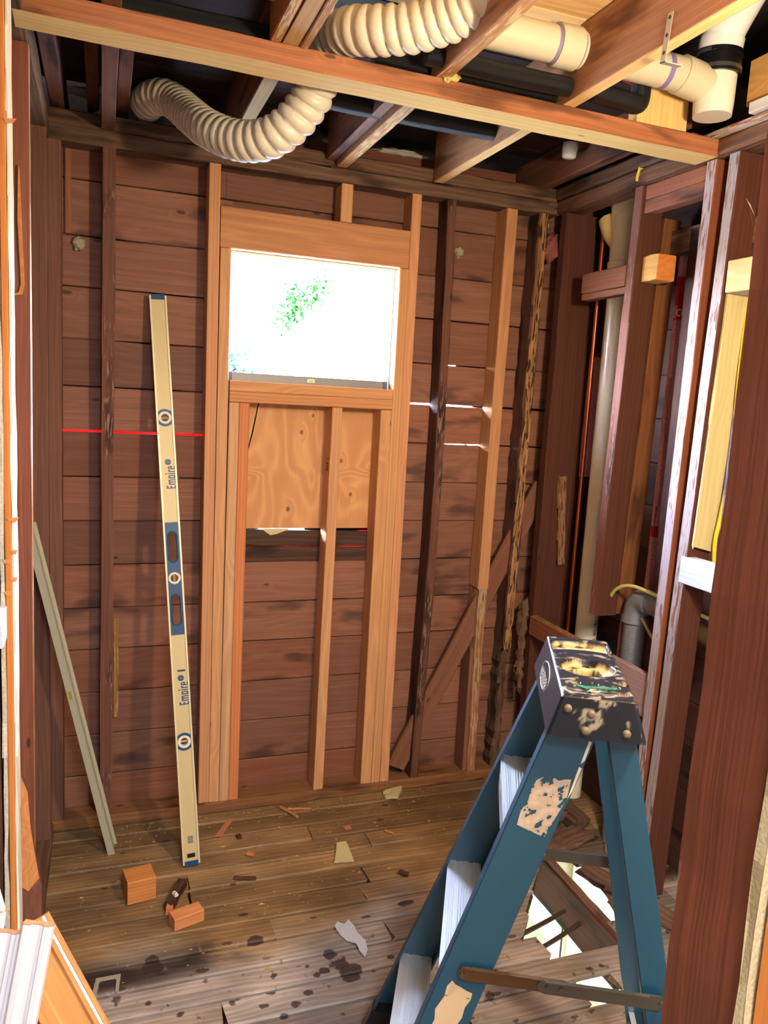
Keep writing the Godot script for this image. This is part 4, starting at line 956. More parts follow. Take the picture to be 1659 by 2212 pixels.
	turned("pipe", Vector3(0.005, -1.2, 0), Vector3(0.01, 2.17, 0), [[0.0, 0.0445], [3.37, 0.0445]], cr, vp)
	turned("tee_fitting", Vector3(0.01, 2.13, 0), Vector3(0.0, 2.47, 0), [[0.0, 0.053], [0.07, 0.053], [0.072, 0.048], [0.24, 0.048], [0.242, 0.052], [0.31, 0.052], [0.312, 0.048], [0.34, 0.046]], plain(Color(0.92, 0.86, 0.66), 0.3), vp)
	pipe("tee_branch", [Vector3(0.005, 2.27, -0.01), Vector3(-0.012, 2.32, -0.05), Vector3(-0.016, 2.37, -0.075)], 0.040, plain(Color(0.80, 0.72, 0.50), 0.35), vp, 24)
	var lb := MB.new()
	lb.tube(PackedVector3Array([Vector3(0.007, 0.55, 0.0), Vector3(0.0075, 0.92, 0.0)]), PackedFloat32Array([0.0449, 0.0449]), 24, false)
	var text := lettering("7-76-SM DWV", 0.016, plain(Color(0.1, 0.11, 0.16), 0.6), vp, Vector3(0.018, 0.735, 0.0443), Basis(UP, 0.24) * Basis(Vector3(0, 0, 1), -PI / 2), "Droid Sans Mono", 400)
	text.set_meta("label", "printed pipe marking")
	tag(vp, "cream plastic vent pipe standing in the right wall beside the cut-off stud", "pipe")
	for q in [[1.975, 2.535, 0.30, 0.05, 0.3, "yellow tape strip hanging left of the cream vent pipe top"], [2.022, 2.50, 0.335, 0.04, -0.2, "yellow tape strip hanging right of the cream vent pipe top"], [1.874, 2.488, 0.612, 0.052, -0.1, "yellow tape strip hanging under the right end of the cross beam"]]:
		var tb := MB.new()
		var rows := []
		for i in 9:
			var f := i / 8.0
			var rr := PackedVector3Array()
			for w in [-0.008, 0.008]: rr.append(Vector3(w + sin(f * 2.0) * q[4] * 0.05, -f * q[3] * 1.6, 0.006 * sin(f * 5.0) + w * 0.3))
			rows.append(rr)
		tb.grid(rows)
		for rr2 in rows: for k in 2: rr2[k] += Vector3(0, 0, -0.0008)
		tb.grid(rows)
		tag(obj("tape_strip", tb.done(), plain(Color(0.82, 0.74, 0.20), 0.5), null, Vector3(q[0], q[1], q[2])), q[5], "tape")
	tag(pipe("copper_pipe", [Vector3(2.035, 0.05, 0.195), Vector3(2.035, 1.2, 0.195), Vector3(2.03, 2.39, 0.195)], 0.0085, plain(Color(0.80, 0.42, 0.24), 0.28, 0.9), null, 14), "thin copper pipe running up the wall between the corner post and the cream vent pipe", "pipe")
	# galvanised pipe and elbow
	var gv := plain(Color(0.60, 0.62, 0.64), 0.45, 0.35, "mottle", 0.3, 9.0)
	var gp := base("galvanized_pipe", Vector3(2.01, 0.0, 0.655))
	turned("pipe", Vector3(0, 0.0, 0), Vector3(0, 0.90, 0), [[0.0, 0.039], [0.9, 0.039]], gv, gp)
	pipe("elbow", [Vector3(0, 0.875, 0), Vector3(0, 0.925, 0.003), Vector3(0.0, 0.955, 0.03), Vector3(0, 0.957, 0.075)], 0.045, gv, gp, 24)
	turned("elbow_rim", Vector3(0, 0.868, 0), Vector3(0, 0.892, 0), [[0.0, 0.05], [0.024, 0.049]], gv, gp)
	turned("branch", Vector3(0, 0.957, 0.06), Vector3(0.0, 0.945, 0.235), [[0.0, 0.036], [0.175, 0.036]], gv, gp)
	tag(gp, "grey galvanized pipe rising behind the ladder cap and turning toward the double stud", "pipe")
	var yc := plain(Color(0.86, 0.76, 0.16), 0.5)
	tag(pipe("cable", [Vector3(1.95, 0.92, 0.56), Vector3(1.94, 0.985, 0.62), Vector3(1.95, 1.015, 0.70), Vector3(1.98, 1.0, 0.85), Vector3(2.02, 0.98, 1.0)], 0.0065, plain(Color(0.80, 0.78, 0.42), 0.5), null, 10), "yellow cable looping over the galvanized elbow", "cable")
	tag(pipe("cable", [Vector3(1.985, 0.90, 0.72), Vector3(1.98, 0.86, 0.78), Vector3(1.985, 0.80, 0.86), Vector3(2.0, 0.74, 0.95)], 0.005, plain(Color(0.70, 0.67, 0.40), 0.5), null, 10), "thin yellow cable hanging below the galvanized elbow", "cable")
	tag(pipe("cable", [Vector3(1.985, 2.03, 1.05), Vector3(1.975, 1.88, 1.055), Vector3(1.968, 1.75, 1.062), Vector3(1.975, 1.62, 1.06), Vector3(1.978, 1.5, 1.062), Vector3(1.965, 1.33, 1.058), Vector3(1.958, 1.25, 1.055), Vector3(1.968, 1.17, 1.05)], 0.0065, yc, null, 10), "bright yellow cable hanging down the double stud beside the near post", "cable")
	tag(pipe("pipe_stub", [Vector3(2.03, 0.925, 0.96), Vector3(2.0, 0.925, 1.01), Vector3(1.99, 0.925, 1.08)], 0.028, plain(Color(0.42, 0.34, 0.2), 0.45, 0.6), null, 16), "dull brass pipe stub low behind the double stud", "pipe")
	var cp := MB.new()
	var pp := PackedVector3Array(); var pr := PackedFloat32Array()
	for q in [[0.0, 0.001], [0.001, 0.018], [0.006, 0.025], [0.03, 0.0275], [0.055, 0.0275], [0.056, 0.001]]: pp.append(Vector3(0, q[0], 0)); pr.append(q[1])
	cp.tube(pp, pr, 20, false)
	tag(obj("plastic_cap", cp.done(), plain(Color(0.92, 0.92, 0.90), 0.3), null, Vector3(1.748, 2.522, 0.35), Basis(Vector3.RIGHT, 0.15)), "small white plastic cap hanging in the dark right back corner under the joists", "cap")  # a loose white plastic cap
	tag(obj("foam_lump", lump(0.024, 0.6, 55), plain(Color(0.84, 0.73, 0.42), 0.9, 0.0, "mottle", 0.8, 20.0), null, Vector3(0.985, 2.452, 0.998), Basis.from_scale(Vector3(1.2, 0.6, 0.5))), "crumpled tan lump of foam on the cross beam under the third joist", "foam")
	# bent metal strap on the fourth joist
	var st := base("metal_strap", Vector3(1.3285, 2.40, 1.40))
	var sb := MB.new()
	sb.box(Vector3(-0.0025, 0.0, -0.009), Vector3(-0.001, 0.10, 0.009)); sb.box(Vector3(-0.0025, 0.0, -0.009), Vector3(0.045, 0.0018, 0.009))
	obj("strap", sb.done(), plain(Color(0.80, 0.81, 0.80), 0.35, 0.6), st, Vector3.ZERO, Basis(Vector3.RIGHT, 0.12))
	for y in [0.02, 0.055, 0.09]:
		var hb2 := MB.new(); hb2.tube(PackedVector3Array([Vector3(-0.0034, y, 0), Vector3(-0.0024, y, 0)]), PackedFloat32Array([0.004, 0.004]), 12)
		obj("nail_head", hb2.done(), plain(Color(0.25, 0.22, 0.2), 0.5, 0.5), st, Vector3.ZERO, Basis(Vector3.RIGHT, 0.12))
	tag(st, "bent white metal strap nailed to the fourth joist", "strap")

# ---------------------------------------------------------------- outside the window
func leaf_cloud(called: String, path: Array, spread: float, count: int, size: float, col: Color, sd: int) -> MultiMeshInstance3D:
	var rr := RandomNumberGenerator.new(); rr.seed = sd
	var mb := MB.new()
	mb.tri(Vector3(0, 0, 0), Vector3(0.35, 0.5, 0.08), Vector3(0, 1, 0), Vector3(0, 0, 1), Vector3(0, 0, 1), Vector3(0, 0, 1), Vector2(0, 0), Vector2(1, 0), Vector2(0, 1))
	mb.tri(Vector3(0, 0, 0), Vector3(0, 1, 0), Vector3(-0.35, 0.5, 0.08), Vector3(0, 0, 1), Vector3(0, 0, 1), Vector3(0, 0, 1), Vector2(0, 0), Vector2(1, 0), Vector2(0, 1))
	var m := plain(col, 0.6)
	m.backlight_enabled = true; m.backlight = Color(0.05, 0.12, 0.03)
	var mm := MultiMesh.new()
	mm.transform_format = MultiMesh.TRANSFORM_3D; mm.mesh = mb.done(); mm.instance_count = count
	for i in count:
		var f := rr.randf() * (path.size() - 1); var k := int(f)
		var p: Vector3 = path[k].lerp(path[mini(k + 1, path.size() - 1)], f - k)
		var d := Vector3(rr.randfn(), rr.randfn(), rr.randfn()) * spread
		var b := Basis.from_euler(Vector3(rr.randf() * TAU, rr.randf() * TAU, rr.randf() * TAU)).scaled(Vector3.ONE * size * rr.randf_range(0.6, 1.3))
		mm.set_instance_transform(i, Transform3D(b, p + d))
	var o := MultiMeshInstance3D.new()
	o.name = called; o.multimesh = mm; o.material_override = m
	o.set_meta("kind", "stuff")
	return o

func outside() -> void:
	var g := struct(base("ground"))
	slab(g, "yard", -14, 22, -0.75, -0.6, -26, -0.7, plain(Color(0.62, 0.62, 0.58), 0.95, 0.0, "mottle", 0.3, 0.5))
	# neighbour's shed with a standing seam roof
	var nh := base("neighbor_house", Vector3(1.4, -0.6, -3.1))
	var A := Vector3(1.39, 2.05, -3.11) - nh.position; var rake := Vector3(1.23, 1.03, -2.94); var eave := Vector3(0.97, -0.02, -0.2)
	var nrm := eave.cross(rake).normalized()
	if nrm.y < 0: nrm = -nrm
	var white := plain(Color(0.30, 0.315, 0.33), 0.7)
	white.metallic_specular = 0.05
	var rb := MB.new()
	rb.prism(PackedVector2Array([Vector2(0, 0), Vector2(5, 0), Vector2(5, 1.35), Vector2(0, 1.35)]), eave, rake, A, -nrm * 0.05)
	obj("roof", rb.done(), white, nh)
	for i in 16:
		var s := MB.new()
		s.prism(PackedVector2Array([Vector2(0, 0), Vector2(0.02, 0), Vector2(0.02, 0.035), Vector2(0, 0.035)]), eave, nrm, A + eave * (0.02 + i * 0.31), rake * 1.35)
		obj("roof_seam", s.done(), white, nh)
	var wallm := plain(Color(0.55, 0.56, 0.57), 0.7)
	for i in 12:
		var s := MB.new()
		s.box(Vector3(0.3 + i * 0.36, 0.0, -0.42 - i * 0.074), Vector3(0.64 + i * 0.36, 2.5 - i * 0.01, -0.35 - i * 0.074))
		obj("wall_panel", s.done(), wallm, nh)
	tag(nh, "white neighbouring shed with a standing seam metal roof seen through the window opening", "building")
	# pale house further left
	var ph := base("pale_house", Vector3(-1.0, -0.6, -9.0))
	var w := MB.new(); w.box(Vector3(-3.0, 0, -3), Vector3(2.6, 4.2, 0)); obj("wall", w.done(), plain(Color(0.88, 0.88, 0.86), 0.8), ph)
	var rf := MB.new(); rf.prism(PackedVector2Array([Vector2(0.4, 4.1), Vector2(-1.5, 5.4), Vector2(-3.4, 4.1)]), Vector3(0, 0, 1), UP, Vector3(-3.2, 0, 0), Vector3(6.0, 0, 0)); obj("roof", rf.done(), plain(Color(0.72, 0.72, 0.72), 0.8), ph)
	var wn := MB.new(); wn.box(Vector3(1.2, 1.6, 0.0), Vector3(1.8, 2.4, 0.03)); obj("window", wn.done(), plain(Color(0.10, 0.24, 0.32), 0.2), ph)
	tag(ph, "pale house wall far behind at the left of the window view", "building")
	# picket fence
	var fe := base("picket_fence", Vector3(1.0, -0.6, -1.55))
	var fm := plain(Color(0.44, 0.455, 0.47), 0.8)
	fm.metallic_specular = 0.05
	for i in 16:
		var s := MB.new(); s.box(Vector3(i * 0.112, 0, i * 0.02), Vector3(i * 0.112 + (0.088 if i % 2 else 0.098), 2.36 + 0.006 * (i % 3), i * 0.02 + 0.018))
		obj("picket", s.done(), fm, fe)
	for y in [0.3, 1.2]:
		var s := MB.new(); s.prism(PackedVector2Array([Vector2(0, 0), Vector2(1.8, 0.32), Vector2(1.8, 0.285), Vector2(0, -0.035)]), Vector3.RIGHT, Vector3(0, 0, 1), Vector3(0, y, -0.004), Vector3(0, 0.09, 0))
		obj("rail", s.done(), fm, fe)
	tag(fe, "pale picket fence top along the bottom of the window view", "fence")
	var hg := base("hedge", Vector3(1.9, -0.6, -1.75))
	hg.add_child(leaf_cloud("foliage", [Vector3(-0.9, 2.0, -0.1), Vector3(0.0, 2.0, 0.0), Vector3(0.9, 2.05, 0.15)], 0.10, 2500, 0.06, Color(0.06, 0.12, 0.16), 6), true)
	pipe("stem", [Vector3(0, 0, 0), Vector3(0.02, 1.2, 0), Vector3(0.0, 2.0, 0)], 0.015, plain(Color(0.3, 0.22, 0.15), 0.9), hg, 8)
	tag(hg, "dark hedge showing through the gaps of the picket fence outside", "plant")
	var vn := base("climbing_plant", Vector3(1.40, -0.6, -2.6))
	vn.add_child(leaf_cloud("foliage", [Vector3(-0.08, 2.65, 0.0), Vector3(0.02, 2.85, 0.0), Vector3(0.04, 2.99, -0.01)], 0.04, 700, 0.045, Color(0.15, 0.33, 0.08), 3), true)
	vn.add_child(leaf_cloud("foliage", [Vector3(0.04, 2.75, 0.0), Vector3(0.16, 2.91, 0.05), Vector3(0.24, 3.07, 0.05)], 0.042, 800, 0.045, Color(0.16, 0.35, 0.08), 4), true)
	pipe("stem", [Vector3(-0.1, 0, 0.0), Vector3(-0.08, 1.6, 0.0), Vector3(-0.05, 2.6, 0.0), Vector3(0.1, 2.85, 0.03), Vector3(0.24, 3.07, 0.05)], 0.008, plain(Color(0.2, 0.16, 0.1), 0.9), vn, 8)
	tag(vn, "bright green leafy climber along the edge of the metal roof outside", "plant")
	var bu := base("shrub", Vector3(0.85, -0.6, -1.45))
	bu.add_child(leaf_cloud("foliage", [Vector3(-0.15, 0.6, -0.1), Vector3(0.0, 1.5, -0.1), Vector3(0.03, 2.33, -0.2), Vector3(-0.12, 2.3, -0.1)], 0.085, 1500, 0.06, Color(0.10, 0.22, 0.26), 5), true)
	pipe("stem", [Vector3(0, 0, -0.1), Vector3(0.02, 1.2, -0.1), Vector3(0.0, 2.2, -0.15)], 0.015, plain(Color(0.3, 0.22, 0.15), 0.9), bu, 8)
	tag(bu, "bluish green shrub at the lower left corner of the window view", "plant")

# ---------------------------------------------------------------- stepladder
func half(y: float) -> float: return 0.145 + 0.127 * (1.05 - y)
func front_s(y: float) -> float: return -0.081 - 0.344 * (1.052 - y)
func rear_s(y: float) -> float: return 0.045 + 0.21 * (0.97 - y)

func stepladder() -> void:
	var L := base("stepladder", Vector3(1.052, 0, 1.720), Basis(Vector3(0.89, 0, 0.456).normalized(), UP, Vector3(-0.456, 0, 0.89).normalized()))
	var blue := plain(Color(0.06, 0.235, 0.30), 0.42)
	var alu := plain(Color(0.86, 0.86, 0.85), 0.40, 0.65)
	var dull := plain(Color(0.40, 0.39, 0.36), 0.42, 0.85)
	var bronze := plain(Color(0.40, 0.29, 0.19), 0.42, 0.7)
	var tan := plain(Color(0.74, 0.62, 0.47), 0.85)
	var zx := Vector3.RIGHT
	for sg in [1.0, -1.0]:
		for kind in 2:
			var W := 0.088 if kind == 0 else 0.050
			var F := 0.030 if kind == 0 else 0.026; var t := 0.0045
			var y0 := 0.012; var y1 := 1.085
			var a := Vector3(front_s(y0) if kind == 0 else rear_s(y0), y0, sg * (half(y0) if kind == 0 else half(y0) - 0.004))
			var b := Vector3(front_s(y1) if kind == 0 else rear_s(y1), y1, sg * (half(y1) if kind == 0 else half(y1) - 0.004))
			var mb := MB.new()
			mb.prism(PackedVector2Array([Vector2(0.002, 0), Vector2(W - 0.002, 0), Vector2(W, -0.002), Vector2(W, -F), Vector2(W - t, -F), Vector2(W - t, -t), Vector2(t, -t), Vector2(t, -F), Vector2(0, -F), Vector2(0, -0.002)]), zx, Vector3(0, 0, sg), a, b - a)
			obj("rail", mb.done(), blue, L)
			var fb := MB.new()
			var f0 := Vector3(a.x - 0.006, 0.0, a.z + sg * 0.003)
			fb.prism(PackedVector2Array([Vector2(0, 0), Vector2(W + 0.012, 0), Vector2(W + 0.012, -F - 0.008), Vector2(0, -F - 0.008)]), zx, Vector3(0, 0, sg), f0, Vector3((b - a).x * 0.11, 0.125, (b - a).z * 0.11))
			obj("foot", fb.done(), plain(Color(0.06, 0.065, 0.075), 0.35), L)
	# steps: ribbed aluminium treads
	for y in [0.285, 0.57, 0.86]:
		var st := Node3D.new(); st.name = "step"; L.add_child(st, true)
		var h := half(y) - 0.005
		var s0 := front_s(y) + 0.004
		var pts := PackedVector2Array([Vector2(0, -0.062), Vector2(0, 0)])
		var ribs := [[0.006, 0.010], [0.0115, 0.0145], [0.016, 0.019], [0.027, 0.030], [0.0325, 0.0355], [0.038, 0.041], [0.0435, 0.0465], [0.058, 0.061], [0.0635, 0.0665], [0.069, 0.072]]
		for r in ribs:
			pts.append(Vector2(r[0], -0.0003)); pts.append(Vector2(r[0] + 0.0006, 0.0018)); pts.append(Vector2(r[1] - 0.0006, 0.0018)); pts.append(Vector2(r[1], -0.0003))
		pts.append_array(PackedVector2Array([Vector2(0.077, 0), Vector2(0.077, -0.03), Vector2(0.0745, -0.03), Vector2(0.0745, -0.003), Vector2(0.0025, -0.003), Vector2(0.0025, -0.062)]))
		var mb := MB.new()
		mb.prism(pts, zx, UP, Vector3(s0, y, -h), Vector3(0, 0, 2 * h))
		obj("tread", mb.done(), alu, st)
		var lab := MB.new(); lab.box(Vector3(s0 - 0.0008, y - 0.052, -h + 0.05), Vector3(s0 - 0.0002, y - 0.02, -h + 0.13))
		if y > 0.8: obj("maker_label", lab.done(), plain(Color(0.72, 0.70, 0.64), 0.6), st)
		for sg in [1.0, -1.0]:
			for q in [0.018, 0.058]:
				var rv := MB.new(); rv.tube(PackedVector3Array([Vector3(s0 + q, y - 0.016, sg * (half(y) - 0.002)), Vector3(s0 + q, y - 0.016, sg * (half(y) + 0.0025))]), PackedFloat32Array([0.006, 0.0045]), 12)
				if y < 0.8: obj("rivet", rv.done(), dull, st)
	# spreader bars, folded in the middle
	for sg in [1.0, -1.0]:
		var sp := Node3D.new(); sp.name = "spreader"; L.add_child(sp, true)
		var yy := 0.607
		var z: float = sg * (half(yy) + 0.006)
		var x0 := front_s(yy) + 0.035; var x1 := rear_s(yy) + 0.03; var xm := (x0 + x1) / 2 - 0.01
		for q in [[x0 - 0.008, xm + 0.03, 0.0, bronze], [xm - 0.03, x1 + 0.008, 0.004, dull]]:
			var pl := PackedVector2Array()
			var r := 0.0135
			for k in 7: pl.append(Vector2(q[1] - r + r * sin(PI * k / 6.0), r * cos(PI * k / 6.0)))
			for k in 7: pl.append(Vector2(q[0] + r - r * sin(PI * k / 6.0), -r * cos(PI * k / 6.0)))
			var mb := MB.new()
			mb.prism(pl, zx, UP, Vector3(0, yy, z + sg * q[2]), Vector3(0, 0, sg * 0.003))
			obj("bar", mb.done(), q[3] if sg > 0 else dull, sp)
			var lip := MB.new()
			lip.box(Vector3(q[0] + 0.012, yy + 0.0115, minf(z + sg * (q[2] + 0.003), z + sg * (q[2] + 0.008))), Vector3(q[1] - 0.03, yy + 0.0135, maxf(z + sg * (q[2] + 0.003), z + sg * (q[2] + 0.008))))
			obj("folded_edge", lip.done(), q[3] if sg > 0 else dull, sp)
		for x in [x0, xm - 0.012, xm + 0.012, x1]:
			var rv := MB.new(); rv.tube(PackedVector3Array([Vector3(x, yy, z - sg * 0.006), Vector3(x, yy, z + sg * 0.0095)]), PackedFloat32Array([0.006, 0.0045]), 12)
			obj("rivet", rv.done(), dull, sp)
	# rear cross bars
	for y in [0.2]:
		var mb := MB.new(); var h := half(y) - 0.008
		mb.box(Vector3(rear_s(y) + 0.002, y - 0.02, -h), Vector3(rear_s(y) + 0.005, y + 0.012, h))
		mb.box(Vector3(rear_s(y) + 0.002, y + 0.0105, -h), Vector3(rear_s(y) + 0.018, y + 0.012, h))
		obj("rear_bar", mb.done(), alu, L)
	# what is left of the paper labels on the near rail
	var on := func(s: float, y: float) -> Vector3: return Vector3(front_s(y) + s, y, half(y) + 0.0008)
	var torn := tan.duplicate()
	for q in [["torn_label", [[0.018, 0.968], [0.026, 0.975], [0.034, 0.969], [0.046, 0.976], [0.056, 0.971], [0.066, 0.975], [0.076, 0.976], [0.080, 0.955], [0.083, 0.938], [0.078, 0.905], [0.074, 0.868], [0.060, 0.871], [0.046, 0.875], [0.030, 0.88], [0.018, 0.884], [0.014, 0.91], [0.019, 0.93], [0.016, 0.95]], true], ["torn_label", [[0.026, 0.586], [0.034, 0.580], [0.046, 0.576], [0.058, 0.571], [0.070, 0.568], [0.072, 0.556], [0.068, 0.54], [0.071, 0.52], [0.066, 0.50], [0.068, 0.47], [0.045, 0.475], [0.022, 0.478], [0.025, 0.51], [0.018, 0.53], [0.024, 0.555], [0.021, 0.575]], false]]:
		var poly := PackedVector2Array()
		for p in q[1]: poly.append(Vector2(p[0], p[1]))
		var mb := MB.new()
		var ids := Geometry2D.triangulate_polygon(poly)
		for i in range(0, ids.size(), 3):
			var v := []
			for k in 3: v.append(on.call(poly[ids[i + k]].x, poly[ids[i + k]].y))
			var nn := Vector3(0, 0.12, 1).normalized()
			mb.tri(v[0], v[1], v[2], nn, nn, nn, (poly[ids[i]] - Vector2(0, 0.87)) * 9.0, (poly[ids[i + 1]] - Vector2(0, 0.87)) * 9.0, (poly[ids[i + 2]] - Vector2(0, 0.87)) * 9.0)
		var m: Material = tan
		if q[2]: m = torn_material(Color(0.72, 0.62, 0.52))
		var o := obj(q[0], mb.done(), m, L)
		o.set_meta("label", "torn beige label on the near rail")
	for q in [[0.077, 1.048, 0.083, 1.046, 0.0845, 1.012, 0.080, 1.005], [0.0795, 1.0, 0.0855, 0.998, 0.0865, 0.955, 0.084, 0.94]]:
		var pb := MB.new()
		pb.quad(on.call(q[0], q[1]), on.call(q[2], q[3]), on.call(q[4], q[5]), on.call(q[6], q[7]), Vector3(0, 0.12, 1).normalized())
		obj("paint_drip", pb.done(), plain(Color(0.80, 0.76, 0.68), 0.7), L)
	ladder_cap(L)
	tag(L, "blue fiberglass stepladder with a paint-splashed black top standing open on the floor", "ladder")

func torn_material(c: Color) -> StandardMaterial3D:
	var n := FastNoiseLite.new(); n.seed = 12; n.frequency = 0.022; n.fractal_octaves = 5
	var im := n.get_image(192, 192)
	im.convert(Image.FORMAT_RGBA8)
	var d := im.get_data()
	for i in 192 * 192:
		var v := d[i * 4] / 255.0
		d[i * 4 + 3] = 255 if v > 0.35 else 0
		var k := int(200 + 55 * v)
		d[i * 4] = k; d[i * 4 + 1] = k; d[i * 4 + 2] = k
	var m := StandardMaterial3D.new()
	m.albedo_texture = ImageTexture.create_from_image(Image.create_from_data(192, 192, false, Image.FORMAT_RGBA8, d))
	m.albedo_color = c; m.transparency = BaseMaterial3D.TRANSPARENCY_ALPHA_SCISSOR; m.alpha_scissor_threshold = 0.5; m.roughness = 0.85
	return m

func ladder_cap(L: Node) -> void:
	var cap := Node3D.new(); cap.name = "top_cap"; L.add_child(cap, true)
	var n := FastNoiseLite.new(); n.seed = 21; n.frequency = 26.0; n.fractal_octaves = 4
	var n2 := FastNoiseLite.new(); n2.seed = 22; n2.frequency = 60.0; n2.fractal_octaves = 3
	var black := Color(0.012, 0.013, 0.016); var dust := Color(0.46, 0.33, 0.15); var paint := Color(0.30, 0.25, 0.18)
	var HS := 0.064; var HZ := 0.178
	# top face: w is positive away from the camera, so z = -w
	var P := []; var C := []
	var NI := 64; var NJ := 150
	for i in NI + 1:
		var row := PackedVector3Array(); var cr := []
		for j in NJ + 1:
			var s := lerpf(-HS, HS, float(i) / NI); var w := lerpf(-HZ, HZ, float(j) / NJ)
			var e := Vector2(s / 0.053, (w + 0.015) / 0.052).length()
			var e2 := Vector2(s / 0.030, (w + 0.022) / 0.028).length()
			var h := -0.013 * (1.0 - smoothstep(0.88, 1.0, e)) - 0.022 * (1.0 - smoothstep(0.86, 1.0, e2))
			h += 0.0025 * exp(-pow((e2 - 1.12) / 0.09, 2.0))
			var arc := w - (0.098 - 0.9 * s * s * 4.0)
			h -= 0.010 * smoothstep(-0.004, 0.004, arc) * (1.0 - smoothstep(0.052, 0.06, arc)) * (1.0 - smoothstep(0.054, 0.060, absf(s)))
			for q in [[-0.033, -0.106, 0.008], [-0.001, -0.107, 0.008]]: h -= 0.010 * (1.0 - smoothstep(0.75, 1.05, Vector2(s - q[0], w - q[1]).length() / q[2]))
			for q in [[0.057, 0.096, 0.012, 0.014], [0.057, -0.09, 0.012, 0.013], [0.045, -0.147, 0.012, 0.009], [0.037, -0.115, 0.007, 0.011]]: h -= 0.014 * (1.0 - smoothstep(0.75, 1.05, Vector2((s - q[0]) / q[2], (w - q[1]) / q[3]).length()))
			var ring := 0.0
			for q in [[-0.033, -0.142], [0.010, -0.149]]:
				var d := Vector2((s - q[0]) / 0.024, (w - q[1]) / 0.018).length()
				h += 0.0012 * exp(-pow((d - 1.0) / 0.1, 2.0)); ring = maxf(ring, exp(-pow((d - 1.0) / 0.14, 2.0)) + 0.6 * exp(-pow(d / 0.7, 2.0)))
			var edge := maxf(absf(s) - (HS - 0.006), absf(w) - (HZ - 0.006))
			if edge > 0.0: h -= edge * edge / 0.012
			row.append(Vector3(s, 1.14 + h, -w))
			var v := n.get_noise_2d(s, w); var v2 := n2.get_noise_2d(s * 0.7, w)
			var rec := smoothstep(-0.001, -0.009, h) * (1.0 - smoothstep(-0.02, -0.03, h))
			var k := clampf(rec * smoothstep(-0.35, 0.15, v + 0.1) + ring * smoothstep(-0.2, 0.1, v2) * 0.9 + smoothstep(0.25, 0.5, v + v2 * 0.6) * 0.6 - 0.25 * smoothstep(0.85, 0.95, e) * (1.0 - smoothstep(1.0, 1.06, e)), 0.0, 1.0)
			cr.append(black.lerp(dust if rec > 0.4 else paint, k))
		P.append(row); C.append(cr)
	var mb := MB.new()
	mb.grid(P, false, Vector3.ZERO, -1.0, C)
	# skirt
	var S := []; var SC := []
	for r in 15:
		var f := r / 14.0
		var y := lerpf(1.1375, 1.068, f)
		var hs := lerpf(HS, 0.0855, f); var hz := lerpf(HZ, 0.186, f)
		var row := PackedVector3Array(); var cr := []
		var rad := 0.008
		for c in 4:
			var sx := [1, 1, -1, -1][c] as int; var sz := [-1, 1, 1, -1][c] as int
			for k in 40:
				var p := Vector3.ZERO
				if k < 8:
					var a := (k / 7.0) * PI / 2
					var st: float = [-PI / 2, 0.0, PI / 2, PI][c] + a
					p = Vector3(sx * (hs - rad) + cos(st) * rad, y, sz * (hz - rad) + sin(st) * rad)
				else:
					var g := (k - 7) / 33.0
					var nx := (c + 1) % 4
					var ax := Vector2(sx * (hs - rad), sz * (hz - rad)); var bx := Vector2([1, 1, -1, -1][nx] * (hs - rad), [-1, 1, 1, -1][nx] * (hz - rad))
					var o := Vector2([0, -1, 0, 1][c], [1, 0, -1, 0][c])
					var out := Vector2(o.y, -o.x)
					var m2 := ax.lerp(bx, g)
					var nn: Vector2 = [Vector2(1, 0), Vector2(0, 1), Vector2(-1, 0), Vector2(0, -1)][c]
					p = Vector3(m2.x + nn.x * rad, y, m2.y + nn.y * rad)
				row.append(p)
				var v := n.get_noise_3d(p.x * 0.7, p.y * 0.7, p.z * 0.2 + 3.0); var v2 := n2.get_noise_3dv(p)
				var near := 1.0 if p.z > 0.15 else 0.35
				var mid := exp(-pow((p.x + 0.005 - 0.012 * sin(p.y * 190.0)) / 0.024, 2.0)) * 0.5
				cr.append(black.lerp(paint, clampf(smoothstep(0.42, 0.6, v * 0.8 + v2 * 0.5 + mid * near) * near, 0.0, 0.85)))
		S.append(row); SC.append(cr)
	mb.grid(S, true, Vector3.ZERO, 1.0, SC)
	var cm := StandardMaterial3D.new()
	cm.vertex_color_use_as_albedo = true; cm.roughness = 0.34; cm.metallic_specular = 0.3
	obj("body", mb.done(true), cm, cap)
	for q in [[-0.052, 1.118], [-0.012, 1.112], [-0.02, 1.082], [0.05, 1.084]]:
		var rv := MB.new()
		var z: float = 0.178 + (1.1375 - q[1]) * 0.115
		rv.tube(PackedVector3Array([Vector3(q[0], q[1], z - 0.002), Vector3(q[0], q[1], z + 0.003), Vector3(q[0], q[1], z + 0.0045)]), PackedFloat32Array([0.0075, 0.007, 0.003]), 14)
		obj("rivet", rv.done(), plain(Color(0.42, 0.36, 0.27), 0.6), cap)
	# maker's oval on the left side of the cap
	var bs := Basis(Vector3(0, 0, 1), Vector3(0.31, 1, 0).normalized(), Vector3(-1, 0.31, 0).normalized())
	var o := Vector3(-0.0755, 1.104, -0.02)
	var ov := MB.new()
	var pts := PackedVector3Array(); var rad2 := PackedFloat32Array()
	for k in 33:
		var a := TAU * k / 32.0
		pts.append(o + bs * Vector3(cos(a) * 0.062, sin(a) * 0.021, 0.0)); rad2.append(0.0016)
	ov.tube(pts, rad2, 8)
	obj("oval_rim", ov.done(), plain(Color(0.62, 0.56, 0.45), 0.6), cap)
	lettering("WERNER", 0.019, plain(Color(0.55, 0.5, 0.42), 0.6), cap, o + bs * Vector3(0, -0.007, 0.001), bs, "Droid Sans", 800, 0.002)
	# scrap of green tape stuck on the cap
	var tp := MB.new()
